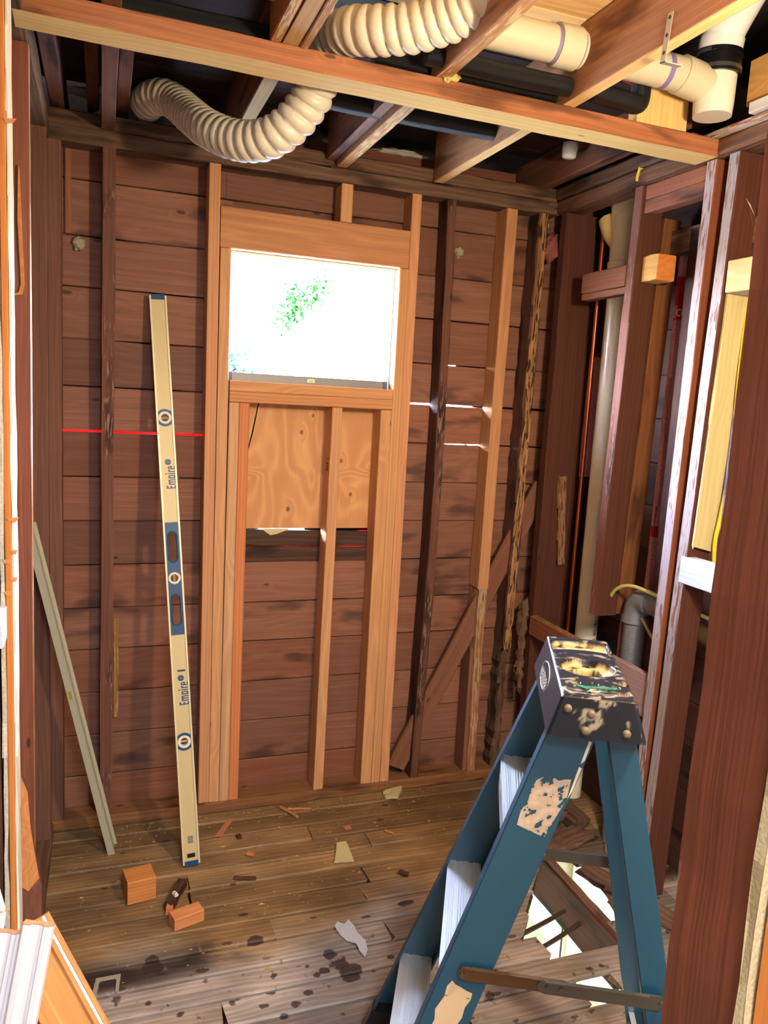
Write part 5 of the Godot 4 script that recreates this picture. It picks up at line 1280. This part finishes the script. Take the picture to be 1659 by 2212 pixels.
	tp.prism(PackedVector2Array([Vector2(-0.036, -0.121), Vector2(-0.018, -0.127), Vector2(0.012, -0.123), Vector2(0.036, -0.121), Vector2(0.037, -0.129), Vector2(0.014, -0.133), Vector2(-0.01, -0.134), Vector2(-0.018, -0.141), Vector2(-0.024, -0.136), Vector2(-0.034, -0.128)]), zxv(), Vector3(0, 0, -1), Vector3(0, 1.1402, 0), Vector3(0, 0.0022, 0))
	obj("green_tape", tp.done(), plain(Color(0.08, 0.42, 0.27), 0.6, 0.0, "mottle", 0.6, 30.0), cap)

func zxv() -> Vector3: return Vector3.RIGHT

# ---------------------------------------------------------------- spirit levels
func levels() -> void:
	var gold := plain(Color(0.78, 0.70, 0.50), 0.5, 0.15)
	var rim := plain(Color(0.84, 0.78, 0.62), 0.42, 0.25)
	var navy := plain(Color(0.06, 0.24, 0.40), 0.45)
	var ivory := plain(Color(0.86, 0.82, 0.74), 0.5)
	var a := Vector3(0.456, 0.002, 0.405); var u := Vector3(-0.0572, 0.9787, -0.197).normalized()
	var x := (Vector3.RIGHT - u * u.x).normalized()
	var lv := base("spirit_level", a, Basis(x, u, x.cross(u)))
	var LN := 1.98; var hw := 0.023
	# body with its holes cut through: [centre, half width, half length]
	var hs := [[0.423, 0.0135, 0.0135], [0.8785, 0.0135, 0.0495], [0.988, 0.0135, 0.0135], [1.096, 0.0135, 0.0495], [1.547, 0.0135, 0.0135]]
	var bm := MB.new(); var gm := MB.new()
	var y := 0.014
	for h in hs:
		var lo: float = h[0] - h[2]; var hi: float = h[0] + h[2]
		bm.box(Vector3(-hw, y, 0.004), Vector3(hw, lo, 0.020))
		for sg in [-1.0, 1.0]:
			var pl := PackedVector2Array([Vector2(sg * hw, lo), Vector2(0, lo)])
			for k in range(1, 9): pl.append(Vector2(sg * h[1] * sin(PI / 2 * k / 8.0), lo + h[1] * (1.0 - cos(PI / 2 * k / 8.0))))
			for k in range(1, 9): pl.append(Vector2(sg * h[1] * cos(PI / 2 * k / 8.0), hi - h[1] + h[1] * sin(PI / 2 * k / 8.0)))
			pl.append(Vector2(sg * hw, hi))
			bm.prism(pl, Vector3.RIGHT, UP, Vector3(0, 0, 0.004), Vector3(0, 0, 0.016))
		y = hi
	bm.box(Vector3(-hw, y, 0.004), Vector3(hw, LN - 0.018, 0.020))
	obj("body", bm.done(), gold, lv)
	for sg in [-1.0, 1.0]:
		var r := MB.new(); r.box(Vector3(minf(sg * hw, sg * 0.029), 0.004, 0.0), Vector3(maxf(sg * hw, sg * 0.029), LN - 0.004, 0.0245)); obj("edge_rail", r.done(), rim, lv)
	for q in [[-0.002, 0.015], [LN - 0.018, LN]]:
		var c := MB.new(); c.box(Vector3(-0.0235, q[0], 0.001), Vector3(0.0235, q[1], 0.0235)); obj("end_cap", c.done(), navy, lv)
	# blue grip with two hand holes
	var gp := MB.new(); var gy := 0.792
	for h in [[0.8785, 0.0135, 0.0495], [0.988, 0.0205, 0.0205], [1.096, 0.0135, 0.0495]]:
		var lo: float = h[0] - h[2]; var hi: float = h[0] + h[2]
		gp.box(Vector3(-0.0225, gy, 0.0195), Vector3(0.0225, lo, 0.0225))
		for sg in [-1.0, 1.0]:
			var pl := PackedVector2Array([Vector2(sg * 0.0225, lo), Vector2(0, lo)])
			for k in range(1, 9): pl.append(Vector2(sg * h[1] * sin(PI / 2 * k / 8.0), lo + h[1] * (1.0 - cos(PI / 2 * k / 8.0))))
			for k in range(1, 9): pl.append(Vector2(sg * h[1] * cos(PI / 2 * k / 8.0), hi - h[1] + h[1] * sin(PI / 2 * k / 8.0)))
			pl.append(Vector2(sg * 0.0225, hi))
			gp.prism(pl, Vector3.RIGHT, UP, Vector3(0, 0, 0.0195), Vector3(0, 0, 0.003))
		gy = hi
	gp.box(Vector3(-0.0225, gy, 0.0195), Vector3(0.0225, 1.182, 0.0225))
	obj("grip", gp.done(), navy, lv)
	for c in [0.8785, 1.096]:
		var rr := MB.new()
		var pts := PackedVector3Array(); var rad := PackedFloat32Array()
		for k in 41:
			var an := TAU * k / 40.0
			var yy := 0.037 if sin(an) > 0 else -0.037
			pts.append(Vector3(cos(an) * 0.0155, c + yy + sin(an) * 0.0155, 0.0225)); rad.append(0.0028)
		rr.tube(pts, rad, 8)
		obj("hole_rim", rr.done(), navy, lv)
	for q in [[0.423, true], [0.988, false], [1.547, true]]:
		var c: float = q[0]
		if q[1]:
			var o := MB.new(); o.prism(ring_half(0.0305, 0.0222, 0.0225), Vector3.RIGHT, UP, Vector3(0, c, 0.0195), Vector3(0, 0, 0.0016)); o.prism(ring_half(-0.0305, -0.0222, 0.0225), Vector3.RIGHT, UP, Vector3(0, c, 0.0195), Vector3(0, 0, 0.0016))
			obj("vial_surround", o.done(), navy, lv)
		var w := MB.new()
		var N := 32
		for k in N:
			var a0 := TAU * k / N; var a1 := TAU * (k + 1) / N
			var p := [Vector3(cos(a0) * 0.0132, c + sin(a0) * 0.0132, 0.0225), Vector3(cos(a0) * 0.0215, c + sin(a0) * 0.0215, 0.0225), Vector3(cos(a1) * 0.0215, c + sin(a1) * 0.0215, 0.0225), Vector3(cos(a1) * 0.0132, c + sin(a1) * 0.0132, 0.0225)]
			w.quad(p[0], p[1], p[2], p[3], Vector3(0, 0, 1))
			var nn := Vector3(cos(a0), sin(a0), 0)
			w.quad(p[1], p[2], p[2] - Vector3(0, 0, 0.003), p[1] - Vector3(0, 0, 0.003), nn); w.quad(p[0], p[3], p[3] - Vector3(0, 0, 0.02), p[0] - Vector3(0, 0, 0.02), -nn)
		obj("vial_ring", w.done(), ivory, lv)
		var vt := MB.new()
		var dir := Vector3(1, 0, 0) if q[1] else Vector3(0, 1, 0)
		vt.tube(PackedVector3Array([Vector3(0, c, 0.012) - dir * 0.0131, Vector3(0, c, 0.012) + dir * 0.0131]), PackedFloat32Array([0.0045, 0.0045]), 12)
		var gl := StandardMaterial3D.new()
		gl.albedo_color = Color(0.80, 0.74, 0.5, 0.35); gl.transparency = BaseMaterial3D.TRANSPARENCY_ALPHA; gl.roughness = 0.1
		obj("vial", vt.done(), gl, lv)
	# printing: the word reads upwards
	var up90 := Basis(Vector3(0, 0, 1), PI / 2)
	for c in [1.338, 0.588]:
		lettering("Empire", 0.033, navy, lv, Vector3(0.009, c, 0.0203), up90 * Basis.from_scale(Vector3(0.52, 1, 1)), "Droid Sans", 900)
		var lg := MB.new()
		for k in 4:
			var pl := PackedVector2Array([Vector2(0, 0)])
			for j in 7: pl.append(Vector2(cos(PI / 2 * j / 6.0), sin(PI / 2 * j / 6.0)) * 0.0095)
			var rt := PI / 2 * k
			var of := Vector2(0.0007, 0.0007).rotated(rt)
			for j in pl.size(): pl[j] = pl[j].rotated(rt) + of
			lg.prism(pl, Vector3.RIGHT, UP, Vector3(0.001, c + 0.054, 0.0201), Vector3(0, 0, 0.0005))
		lg.box(Vector3(-0.014, c + 0.0537, 0.0201), Vector3(0.016, c + 0.0543, 0.0204)); lg.box(Vector3(0.0007, c + 0.042, 0.0201), Vector3(0.0013, c + 0.066, 0.0204))
		obj("crosshair_emblem", lg.done(), navy, lv)
	var bx := MB.new(); bx.box(Vector3(-0.009, 0.664, 0.0201), Vector3(0.017, 0.671, 0.0204)); obj("printed_bar", bx.done(), plain(Color(0.22, 0.25, 0.27), 0.6), lv)
	for k in 5:
		var fg := MB.new(); fg.box(Vector3(-0.008, 0.076 + k * 0.005, 0.0201), Vector3(0.010, 0.0785 + k * 0.005, 0.0204))
		obj("printed_flag", fg.done(), plain(Color(0.12, 0.2, 0.26), 0.6), lv)
	var hh := MB.new(); hh.box(Vector3(-0.013, 0.026, 0.0201), Vector3(0.014, 0.04, 0.0206)); obj("hang_hole", hh.done(), plain(Color(0.03, 0.03, 0.035), 0.8), lv)
	tag(lv, "long yellow and blue spirit level leaning against the siding left of the window framing", "spirit level")
	# narrow level leaning into the left wall, seen on edge
	var a2 := Vector3(0.197, 0.003, 0.285); var b2 := Vector3(-0.052, 1.165, 0.34)
	var u2 := (b2 - a2).normalized(); var x2 := (Vector3(1, 0, 0.15) - u2 * u2.dot(Vector3(1, 0, 0.15))).normalized()
	var l2 := base("spirit_level", a2, Basis(x2, u2, x2.cross(u2)))
	var grey := plain(Color(0.70, 0.68, 0.58), 0.5, 0.1)
	var m1 := MB.new(); m1.box(Vector3(-0.0115, 0, 0.0), Vector3(0.0115, 1.2, 0.004)); m1.box(Vector3(-0.0115, 0, -0.056), Vector3(0.0115, 1.2, -0.052)); m1.box(Vector3(-0.003, 0, -0.052), Vector3(0.003, 1.2, 0.0)); obj("body", m1.done(), grey, l2)
	var m2 := MB.new(); m2.box(Vector3(0.0115, 0.004, -0.001), Vector3(0.0135, 1.196, 0.0045)); obj("edge_rail", m2.done(), plain(Color(0.72, 0.70, 0.6), 0.4, 0.5), l2)
	var m3 := MB.new(); m3.box(Vector3(-0.006, 0.60, 0.004), Vector3(0.006, 0.64, 0.0055)); obj("vial_frame", m3.done(), plain(Color(0.70, 0.68, 0.62), 0.5), l2)
	var m4 := MB.new(); m4.box(Vector3(-0.0035, 0.606, 0.0055), Vector3(0.0035, 0.634, 0.0068)); obj("vial", m4.done(), plain(Color(0.62, 0.58, 0.05), 0.25), l2)
	tag(l2, "narrow grey spirit level leaning against the left wall studs, its small yellow vial facing out", "spirit level")
	# short level lying on the sill
	var l3 := base("spirit_level", Vector3(0.905, 1.6635, 0.03))
	var s1 := MB.new(); s1.box(Vector3(-0.305, 0.0, 0.0), Vector3(0.290, 0.003, 0.024)); s1.box(Vector3(-0.305, 0.026, 0.0), Vector3(0.290, 0.029, 0.024)); s1.box(Vector3(-0.30, 0.003, 0.009), Vector3(0.285, 0.026, 0.021)); obj("body", s1.done(), plain(Color(0.42, 0.42, 0.42), 0.45, 0.5), l3)
	for q in [[-0.315, -0.300], [0.285, 0.30]]:
		var s2 := MB.new(); s2.box(Vector3(q[0], -0.0, -0.001), Vector3(q[1], 0.030, 0.025)); obj("end_cap", s2.done(), navy, l3)
	var s3 := MB.new(); s3.box(Vector3(-0.018, 0.008, 0.021), Vector3(0.010, 0.021, 0.0225)); obj("vial_frame", s3.done(), plain(Color(0.85, 0.86, 0.84), 0.4), l3)
	var s4 := MB.new(); s4.box(Vector3(-0.012, 0.010, 0.0225), Vector3(0.004, 0.017, 0.0235)); obj("vial", s4.done(), plain(Color(0.70, 0.72, 0.05), 0.25), l3)
	tag(l3, "short grey spirit level lying on the window sill", "spirit level")

func ring_half(r_out: float, r_in: float, xmax: float) -> PackedVector2Array:
	var pl := PackedVector2Array()
	var sg := signf(r_out); var ro := absf(r_out); var ri := absf(r_in)
	var a := acos(minf(xmax / ro, 1.0))
	for k in 13:
		var t := lerpf(a, PI - a, k / 12.0)
		pl.append(Vector2(cos(t) * ro, sg * sin(t) * ro))
	var b := acos(minf(xmax / ri, 1.0)) if xmax < ri else 0.25
	for k in 13:
		var t := lerpf(PI - b, b, k / 12.0)
		pl.append(Vector2(cos(t) * ri, sg * sin(t) * ri))
	return pl

# ---------------------------------------------------------------- near the camera
func doorway() -> void:
	var dp := base("door_post", Vector3(0.735, 0, 2.434))
	obj("post", board_mesh(2.39, 0.092, 0.066, wood("old_a", Color(0.84, 0.62, 0.48), 0.5), Basis(Vector3(0, 0, 1), UP, Vector3(-1, 0, 0)), Vector3(8, 0, 0), {"segs": 26, "jag": 0.0016, "uw": 0.35}), null, dp, Vector3(0.0, 0, 0), Basis(Vector3(0, 0, 1), UP, Vector3(-1, 0, 0)))
	obj("plaster_edge", board_mesh(2.39, 0.011, 0.07, plain(Color(0.74, 0.64, 0.46), 0.9, 0.0, "mottle", 0.3, 14.0), Basis(Vector3(0, 0, 1), UP, Vector3(-1, 0, 0)), Vector3(9, 0, 0), {"segs": 40, "jag": 0.0016, "bev": 0.001}), null, dp, Vector3(-0.003, 0, 0.0525), Basis(Vector3(0, 0, 1), UP, Vector3(-1, 0, 0)))
	obj("outer_board", board_mesh(2.39, 0.14, 0.06, wood("fir_b", Color(1.0, 0.74, 0.42), 0.5), Basis(Vector3(0, 0, 1), UP, Vector3(-1, 0, 0)), Vector3(10, 0, 0), {"segs": 10, "jag": 0.0006}), null, dp, Vector3(0.0, 0, 0.129), Basis(Vector3(0, 0, 1), UP, Vector3(-1, 0, 0)))
	for q in [[1.81, 0.018], [1.80, 0.012], [1.62, 0.012], [1.615, 0.014]]:
		var sp := MB.new()
		var a := Vector3(-0.034, q[0], -0.046)
		sp.tri(a, a + Vector3(0.004, 0.02, -q[1]), a + Vector3(0, 0.012, -q[1] * 0.4), Vector3(-1, 0, 0), Vector3(-1, 0, 0), Vector3(-1, 0, 0), Vector2(0, 0), Vector2(1, 0), Vector2(0, 1))
		obj("splinter", sp.done(), wood("pale"), dp)
	tag(dp, "large out-of-focus brown door post at the right edge with a pale plaster strip", "post")
	# casings leaning in the left foreground
	var white := wood("white", Color(0.98, 0.94, 0.93), 0.45)
	var prof := PackedVector2Array([Vector2(-0.034, 0), Vector2(0.034, 0), Vector2(0.034, 0.010), Vector2(0.027, 0.012), Vector2(0.025, 0.015), Vector2(0.016, 0.0155), Vector2(0.013, 0.0125), Vector2(0.004, 0.0115), Vector2(-0.012, 0.013), Vector2(-0.015, 0.018), Vector2(-0.029, 0.0185), Vector2(-0.034, 0.015)])
	var list := [
		[Vector3(0.064, 0.710, 1.622), Vector3(-0.06, 0.0, 1.775), Vector3(1, 0, 0.35), 0.75, "white moulded casing leaning at the lower left, the one with a chipped corner"],
		[Vector3(0.012, 0.694, 1.606), Vector3(-0.112, 0.0, 1.755), Vector3(1, 0, 0.25), 0.70, "white moulded casing leaning at the lower left, behind the chipped one"],
		[Vector3(-0.014, 0.70, 1.55), Vector3(-0.098, 0.0, 1.66), Vector3(1, 0, 0.1), 0.55, "white casing with a pointed top at the bottom left corner"]]
	for q in list:
		var u: Vector3 = (q[0] - q[1]).normalized()
		var x: Vector3 = (q[2] - u * u.dot(q[2])).normalized()
		var c := base("door_casing", q[1], Basis(x, u, x.cross(u)))
		var mb := MB.new()
		var ln: float = (q[0] - q[1]).length()
		var pf := PackedVector2Array()
		for p in prof: pf.append(p * Vector2(q[3], 1.0))
		mb.prism(pf, Vector3.RIGHT, Vector3(0, 0, 1), Vector3.ZERO, Vector3(0, ln, 0))
		obj("board", mb.done(), white, c)
		var e := MB.new(); e.prism(pf, Vector3.RIGHT, Vector3(0, 0, 1), Vector3(0, ln, 0), Vector3(0, 0.0015, 0)); obj("end_grain", e.done(), wood("fir_b", Color(1, 0.8, 0.66)), c)
		if q[3] == 0.55:
			var tip := MB.new(); tip.prism(PackedVector2Array([Vector2(-0.017, 0), Vector2(0.017, 0), Vector2(-0.003, 0.05), Vector2(-0.010, 0.05)]), Vector3.RIGHT, UP, Vector3(0, ln, 0.0), Vector3(0, 0, 0.012)); obj("pointed_tip", tip.done(), white, c)
		if q[3] == 0.75:
			var ch := MB.new(); ch.prism(PackedVector2Array([Vector2(0.012, ln - 0.22), Vector2(0.0245, ln - 0.20), Vector2(0.0255, ln - 0.17), Vector2(0.017, ln - 0.165), Vector2(0.012, ln - 0.185)]), Vector3.RIGHT, UP, Vector3(0, 0, 0.0105), Vector3(0, 0, 0.006)); obj("chip", ch.done(), wood("fir_b", Color(1, 0.72, 0.45)), c)
		tag(c, q[4], "casing", "white casings leaning at the lower left")
	var t := Vector3(0.047, 0.68, 1.573); var f := Vector3(0.42, 0.0, 1.83)
	var u := (t - f).normalized(); var wv := Vector3(1, 0, 0.1)
	var x := (wv - u * u.dot(wv)).normalized()
	var ob := base("door_casing", f, Basis(x, u, x.cross(u)))
	var ln := (t - f).length()
	var om := MB.new()
	om.prism(PackedVector2Array([Vector2(-0.06, 0), Vector2(0.03, 0), Vector2(0.03, 0.012), Vector2(0.025, 0.012), Vector2(0.024, 0.009), Vector2(0.019, 0.009), Vector2(0.018, 0.012), Vector2(0.012, 0.012), Vector2(0.006, 0.007), Vector2(-0.03, 0.007), Vector2(-0.034, 0.012), Vector2(-0.06, 0.012)]), Vector3.RIGHT, Vector3(0, 0, 1), Vector3.ZERO, Vector3(0, ln, 0))
	obj("board", om.done(), wood("fir_b", Color(1.0, 0.88, 0.66), 0.5), ob)
	var we := MB.new(); we.box(Vector3(0.019, 0, 0.009), Vector3(0.024, ln, 0.0112)); obj("painted_stripe", we.done(), white, ob)
	tag(ob, "varnished orange casing board sloping down to the right at the lower left", "casing")

# ---------------------------------------------------------------- small things on the floor
func chip_block(label: String, c: Vector3, size: Vector3, yaw: float, m: Material, o := {}) -> void:
	var b := Basis(UP, yaw)
	var k := size.max_axis_index()
	var dirs := [b.x, b.y, b.z]
	var ld: Vector3 = dirs[k]; var wd: Vector3 = dirs[(k + 1) % 3]
	var i := beam(o.get("name", "wood_block"), c - ld * size[k] / 2, c + ld * size[k] / 2, wd, size[(k + 1) % 3], size[(k + 2) % 3], m, o)
	tag(i, label, o.get("cat", "wood block"))

func sheet(called: String, poly: Array, th: float, m: Material, label: String, cat: String, curl := 0.0, y0 := 0.0015) -> void:
	var pl := PackedVector2Array(); var c := Vector2.ZERO
	for p in poly: c += Vector2(p[0], p[1]) / poly.size()
	for p in poly: pl.append(Vector2(p[0], p[1]) - c)
	var mb := MB.new()
	mb.prism(pl, Vector3.RIGHT, Vector3(0, 0, 1), Vector3.ZERO, Vector3(0, th, 0))
	if curl > 0.0:
		for i in mb.v.size(): mb.v[i].y += curl * (0.5 + 0.5 * sin(mb.v[i].x * 60.0 + mb.v[i].z * 35.0))
	tag(obj(called, mb.done(), m, null, Vector3(c.x, y0, c.y)), label, cat)

func debris() -> void:
	chip_block("large square offcut of fir lying at the left of the floor", Vector3(0.278, 0.0405, 0.54), Vector3(0.088, 0.078, 0.085), 0.16, wood("fir_a", Color(0.98, 0.82, 0.56)), {"bev": 0.004, "name": "wood_offcut"})
	chip_block("oblong offcut of two-by-four lying below the square offcut", Vector3(0.41, 0.0215, 0.712), Vector3(0.094, 0.04, 0.05), 0.28, wood("fir_b", Color(1, 0.82, 0.66)), {"bev": 0.003, "name": "wood_offcut"})
	chip_block("dark shard of old wood lying between the two fir offcuts", Vector3(0.389, 0.0155, 0.585), Vector3(0.03, 0.026, 0.13), -0.42, wood("rotten", Color(0.7, 0.55, 0.5)), {"segs": 4, "jag": 0.004, "name": "wood_shard", "rag": 0.012})
	chip_block("fresh orange splinter face beside the dark shard", Vector3(0.366, 0.0135, 0.645), Vector3(0.02, 0.022, 0.045), -0.2, wood("fir_b", Color(1, 0.72, 0.5)), {"segs": 3, "jag": 0.003, "name": "wood_shard"})
	chip_block("small white plaster crumb on the dark shard", Vector3(0.385, 0.033, 0.61), Vector3(0.013, 0.010, 0.02), 0.4, plain(Color(0.86, 0.83, 0.74), 0.9), {"name": "plaster_crumb", "cat": "plaster", "jag": 0.002, "segs": 3})
	var fm := plain(Color(0.86, 0.80, 0.56), 0.9, 0.0, "mottle", 0.6, 16.0)
	sheet("foam_scrap", [[1.262, 0.125], [1.278, 0.108], [1.296, 0.104], [1.35, 0.106], [1.345, 0.125], [1.325, 0.155], [1.305, 0.185], [1.285, 0.178], [1.262, 0.165], [1.258, 0.15], [1.29, 0.15], [1.296, 0.13]], 0.012, fm, "pale yellow curled foam scrap against the sole plate right of the window framing", "foam", 0.01, 0.003)
	sheet("foam_scrap", [[0.935, 0.535], [0.96, 0.47], [0.975, 0.425], [1.01, 0.425], [1.008, 0.47], [1.003, 0.545]], 0.008, fm, "pale yellow foam scrap lying flat in the middle of the floor", "foam", 0.004, 0.003)
	sheet("paper_scrap", [[0.84, 0.865], [0.855, 0.845], [0.875, 0.855], [0.895, 0.835], [0.902, 0.875], [0.90, 0.91], [0.915, 0.945], [0.91, 0.98], [0.893, 1.01], [0.883, 0.985], [0.882, 0.955], [0.862, 0.93], [0.85, 0.90]], 0.002, plain(Color(0.95, 0.95, 0.96), 0.8, 0.0, "mottle", 0.5, 20.0), "crumpled white paper scrap in the front middle of the floor", "paper", 0.009, 0.003)
	var pinkm := plain(Color(0.80, 0.47, 0.37), 0.85, 0.0, "mottle", 0.3, 12.0)
	sheet("pink_scrap", [[0.555, 0.265], [0.60, 0.19], [0.615, 0.165], [0.64, 0.168], [0.62, 0.20], [0.578, 0.275]], 0.003, pinkm, "long pink scrap on the floor right of the long level", "scrap", 0.003)
	sheet("pink_scrap", [[1.03, 0.318], [1.062, 0.312], [1.06, 0.338], [1.035, 0.335]], 0.004, pinkm, "small square pink scrap in the middle of the floor", "scrap")
	sheet("tile_adhesive", [[0.135, 0.975], [0.150, 0.885], [0.215, 0.885], [0.208, 0.952], [0.199, 0.952], [0.203, 0.905], [0.198, 0.899], [0.163, 0.899], [0.158, 0.905], [0.148, 0.975]], 0.0022, plain(Color(0.66, 0.61, 0.53), 0.9, 0.0, "mottle", 0.5, 14.0), "pale square-cornered bracket mark of adhesive on the floor beside the orange casing", "adhesive")
	for q in [[0.855, 0.165, 0.012, 0.1, 0.5, "split splinter of wood near the sole plate below the plywood patch"], [0.90, 0.155, 0.006, 0.09, 1.35, "thin sliver of wood lying across the split splinter"], [0.62, 0.545, 0.014, 0.075, 1.3, "dark stick of wood in the middle of the floor left of the foam scrap"], [1.19, 0.40, 0.008, 0.04, 0.6, "small chip of wood near the ladder's far side"], [1.15, 0.655, 0.02, 0.035, 0.8, "brown chip of wood lying beside the ladder's far rail"], [0.64, 0.29, 0.018, 0.02, 0.2, "dark crumb beside the long pink scrap"], [0.66, 0.41, 0.018, 0.024, 0.9, "round pale chip on the floor below the long pink scrap"]]:
		var m: Material = wood("fir_b", Color(0.95, 0.78, 0.55)) if not (q[5].begins_with("dark") or q[5].begins_with("brown")) else wood("old_b", Color(0.7, 0.6, 0.5))
		chip_block(q[5], Vector3(q[0], 0.0065, q[1]), Vector3(q[2], 0.009, q[3]), q[4], m, {"segs": 3, "jag": 0.0015, "name": "wood_chip", "rag": 0.004, "cat": "wood chip"})
	# sawdust and crumbs
	var rr := RandomNumberGenerator.new(); rr.seed = 99
	var cm := MB.new()
	cm.tri(Vector3(-0.5, 0, -0.4), Vector3(0.6, 0, -0.2), Vector3(0.05, 0.5, 0.1), Vector3(0, 0.7, -0.7), Vector3(0, 0.7, -0.7), Vector3(0, 0.7, -0.7), Vector2(0, 0), Vector2(1, 0), Vector2(0, 1))
	cm.tri(Vector3(0.6, 0, -0.2), Vector3(0.0, 0, 0.6), Vector3(0.05, 0.5, 0.1), Vector3(0.7, 0.7, 0.3), Vector3(0.7, 0.7, 0.3), Vector3(0.7, 0.7, 0.3), Vector2(0, 0), Vector2(1, 0), Vector2(0, 1))
	cm.tri(Vector3(0.0, 0, 0.6), Vector3(-0.5, 0, -0.4), Vector3(0.05, 0.5, 0.1), Vector3(-0.7, 0.7, 0.2), Vector3(-0.7, 0.7, 0.2), Vector3(-0.7, 0.7, 0.2), Vector2(0, 0), Vector2(1, 0), Vector2(0, 1))
	var mm := MultiMesh.new(); mm.transform_format = MultiMesh.TRANSFORM_3D; mm.mesh = cm.done(); mm.instance_count = 900
	for i in 900:
		var x := rr.randf_range(0.1, 1.5); var z := 0.11 + pow(rr.randf(), 2.2) * 0.9
		var s := rr.randf_range(0.0015, 0.005) * (2.0 if rr.randf() < 0.06 else 1.0)
		mm.set_instance_transform(i, Transform3D(Basis(UP, rr.randf() * TAU).scaled(Vector3(s * rr.randf_range(0.8, 2.5), s, s)), Vector3(x, 0.0012, z)))
	var dust := MultiMeshInstance3D.new()
	dust.name = "sawdust"; dust.multimesh = mm; dust.material_override = plain(Color(0.66, 0.50, 0.28), 0.95)
	dust.set_meta("kind", "stuff")
	add_child(dust, true)
	tag(dust, "sawdust and crumbs scattered over the floorboards near the back wall", "sawdust")
	# in and around the broken floor
	var rot := wood("rotten", Color(1.0, 0.92, 0.88), 0.9, 1.0)
	var fj := beam("floor_joist", Vector3(1.70, -0.085, 0.60), Vector3(1.70, -0.085, 1.15), UP, 0.17, 0.045, wood("old_b", Color(0.72, 0.55, 0.52)), {"segs": 10, "jag": 0.002, "bev": 0.006, "alt": [[UP, rot]]})
	tag(fj, "rotted floor joist crossing the hole in the floor under the ladder", "joist")
	tag(beam("rotten_board", Vector3(1.56, 0.014, 0.69), Vector3(1.93, 0.018, 0.60), Vector3(0.2, 0, 1), 0.10, 0.016, rot, {"segs": 10, "jag": 0.005, "rag": 0.02, "rag0": 0.03}), "grey rotten board end lying across the far side of the floor hole", "board")
	tag(beam("rotten_board", Vector3(1.80, 0.0, 0.78), Vector3(1.92, 0.004, 1.18), Vector3(1, 0, 0.2), 0.09, 0.016, rot, {"segs": 10, "jag": 0.005, "rag": 0.02, "rag0": 0.03}), "frayed grey board running along the right side of the floor hole", "board")
	tag(beam("rotten_board", Vector3(1.72, 0.045, 0.60), Vector3(1.86, 0.06, 0.50), Vector3(0.4, 0, 1), 0.07, 0.018, rot, {"segs": 8, "jag": 0.006, "rag": 0.02, "rag0": 0.03}), "twisted rotten wood fragment behind the floor hole near the right wall", "board")
	for q in [[Vector3(1.40, -0.055, 0.985), Vector3(1.66, -0.075, 0.885), "bent rusty pipe end crossing the floor hole, farther of two"], [Vector3(1.42, -0.06, 1.06), Vector3(1.69, -0.078, 0.945), "straight rusty pipe end crossing the floor hole, nearer of two"]]:
		tag(pipe("rusty_pipe", [q[0], (q[0] + q[1]) / 2 + Vector3(0, 0.004, 0.006), q[1]], 0.0075, plain(Color(0.30, 0.22, 0.15), 0.7, 0.2, "mottle", 0.5, 20.0), null, 10), q[2], "pipe")
	var lp := base("lower_pipe", Vector3(1.60, -1.25, 0.86))
	turned("pipe", Vector3(0, 0, 0), Vector3(0, 1.0, 0.12), [[0.0, 0.055], [1.0, 0.055]], plain(Color(0.84, 0.77, 0.58), 0.35), lp)
	lettering("ASTM D 2665", 0.018, plain(Color(0.16, 0.15, 0.14), 0.7), lp, Vector3(0.018, 0.95, 0.172), Basis(UP, 0.3) * Basis(Vector3(0, 0, 1), -PI / 2), "Droid Sans Mono", 400)
	tag(lp, "cream plastic pipe with printed marking standing in the room below, seen through the floor hole", "pipe")
	sheet("plaster_lump", [[1.93, 0.72], [1.99, 0.70], [2.02, 0.78], [1.97, 0.82], [1.92, 0.79]], 0.03, plain(Color(0.80, 0.76, 0.70), 0.9, 0.0, "mottle", 0.8, 10.0), "pale lump of plaster at the foot of the right wall behind the ladder", "plaster", 0.008)
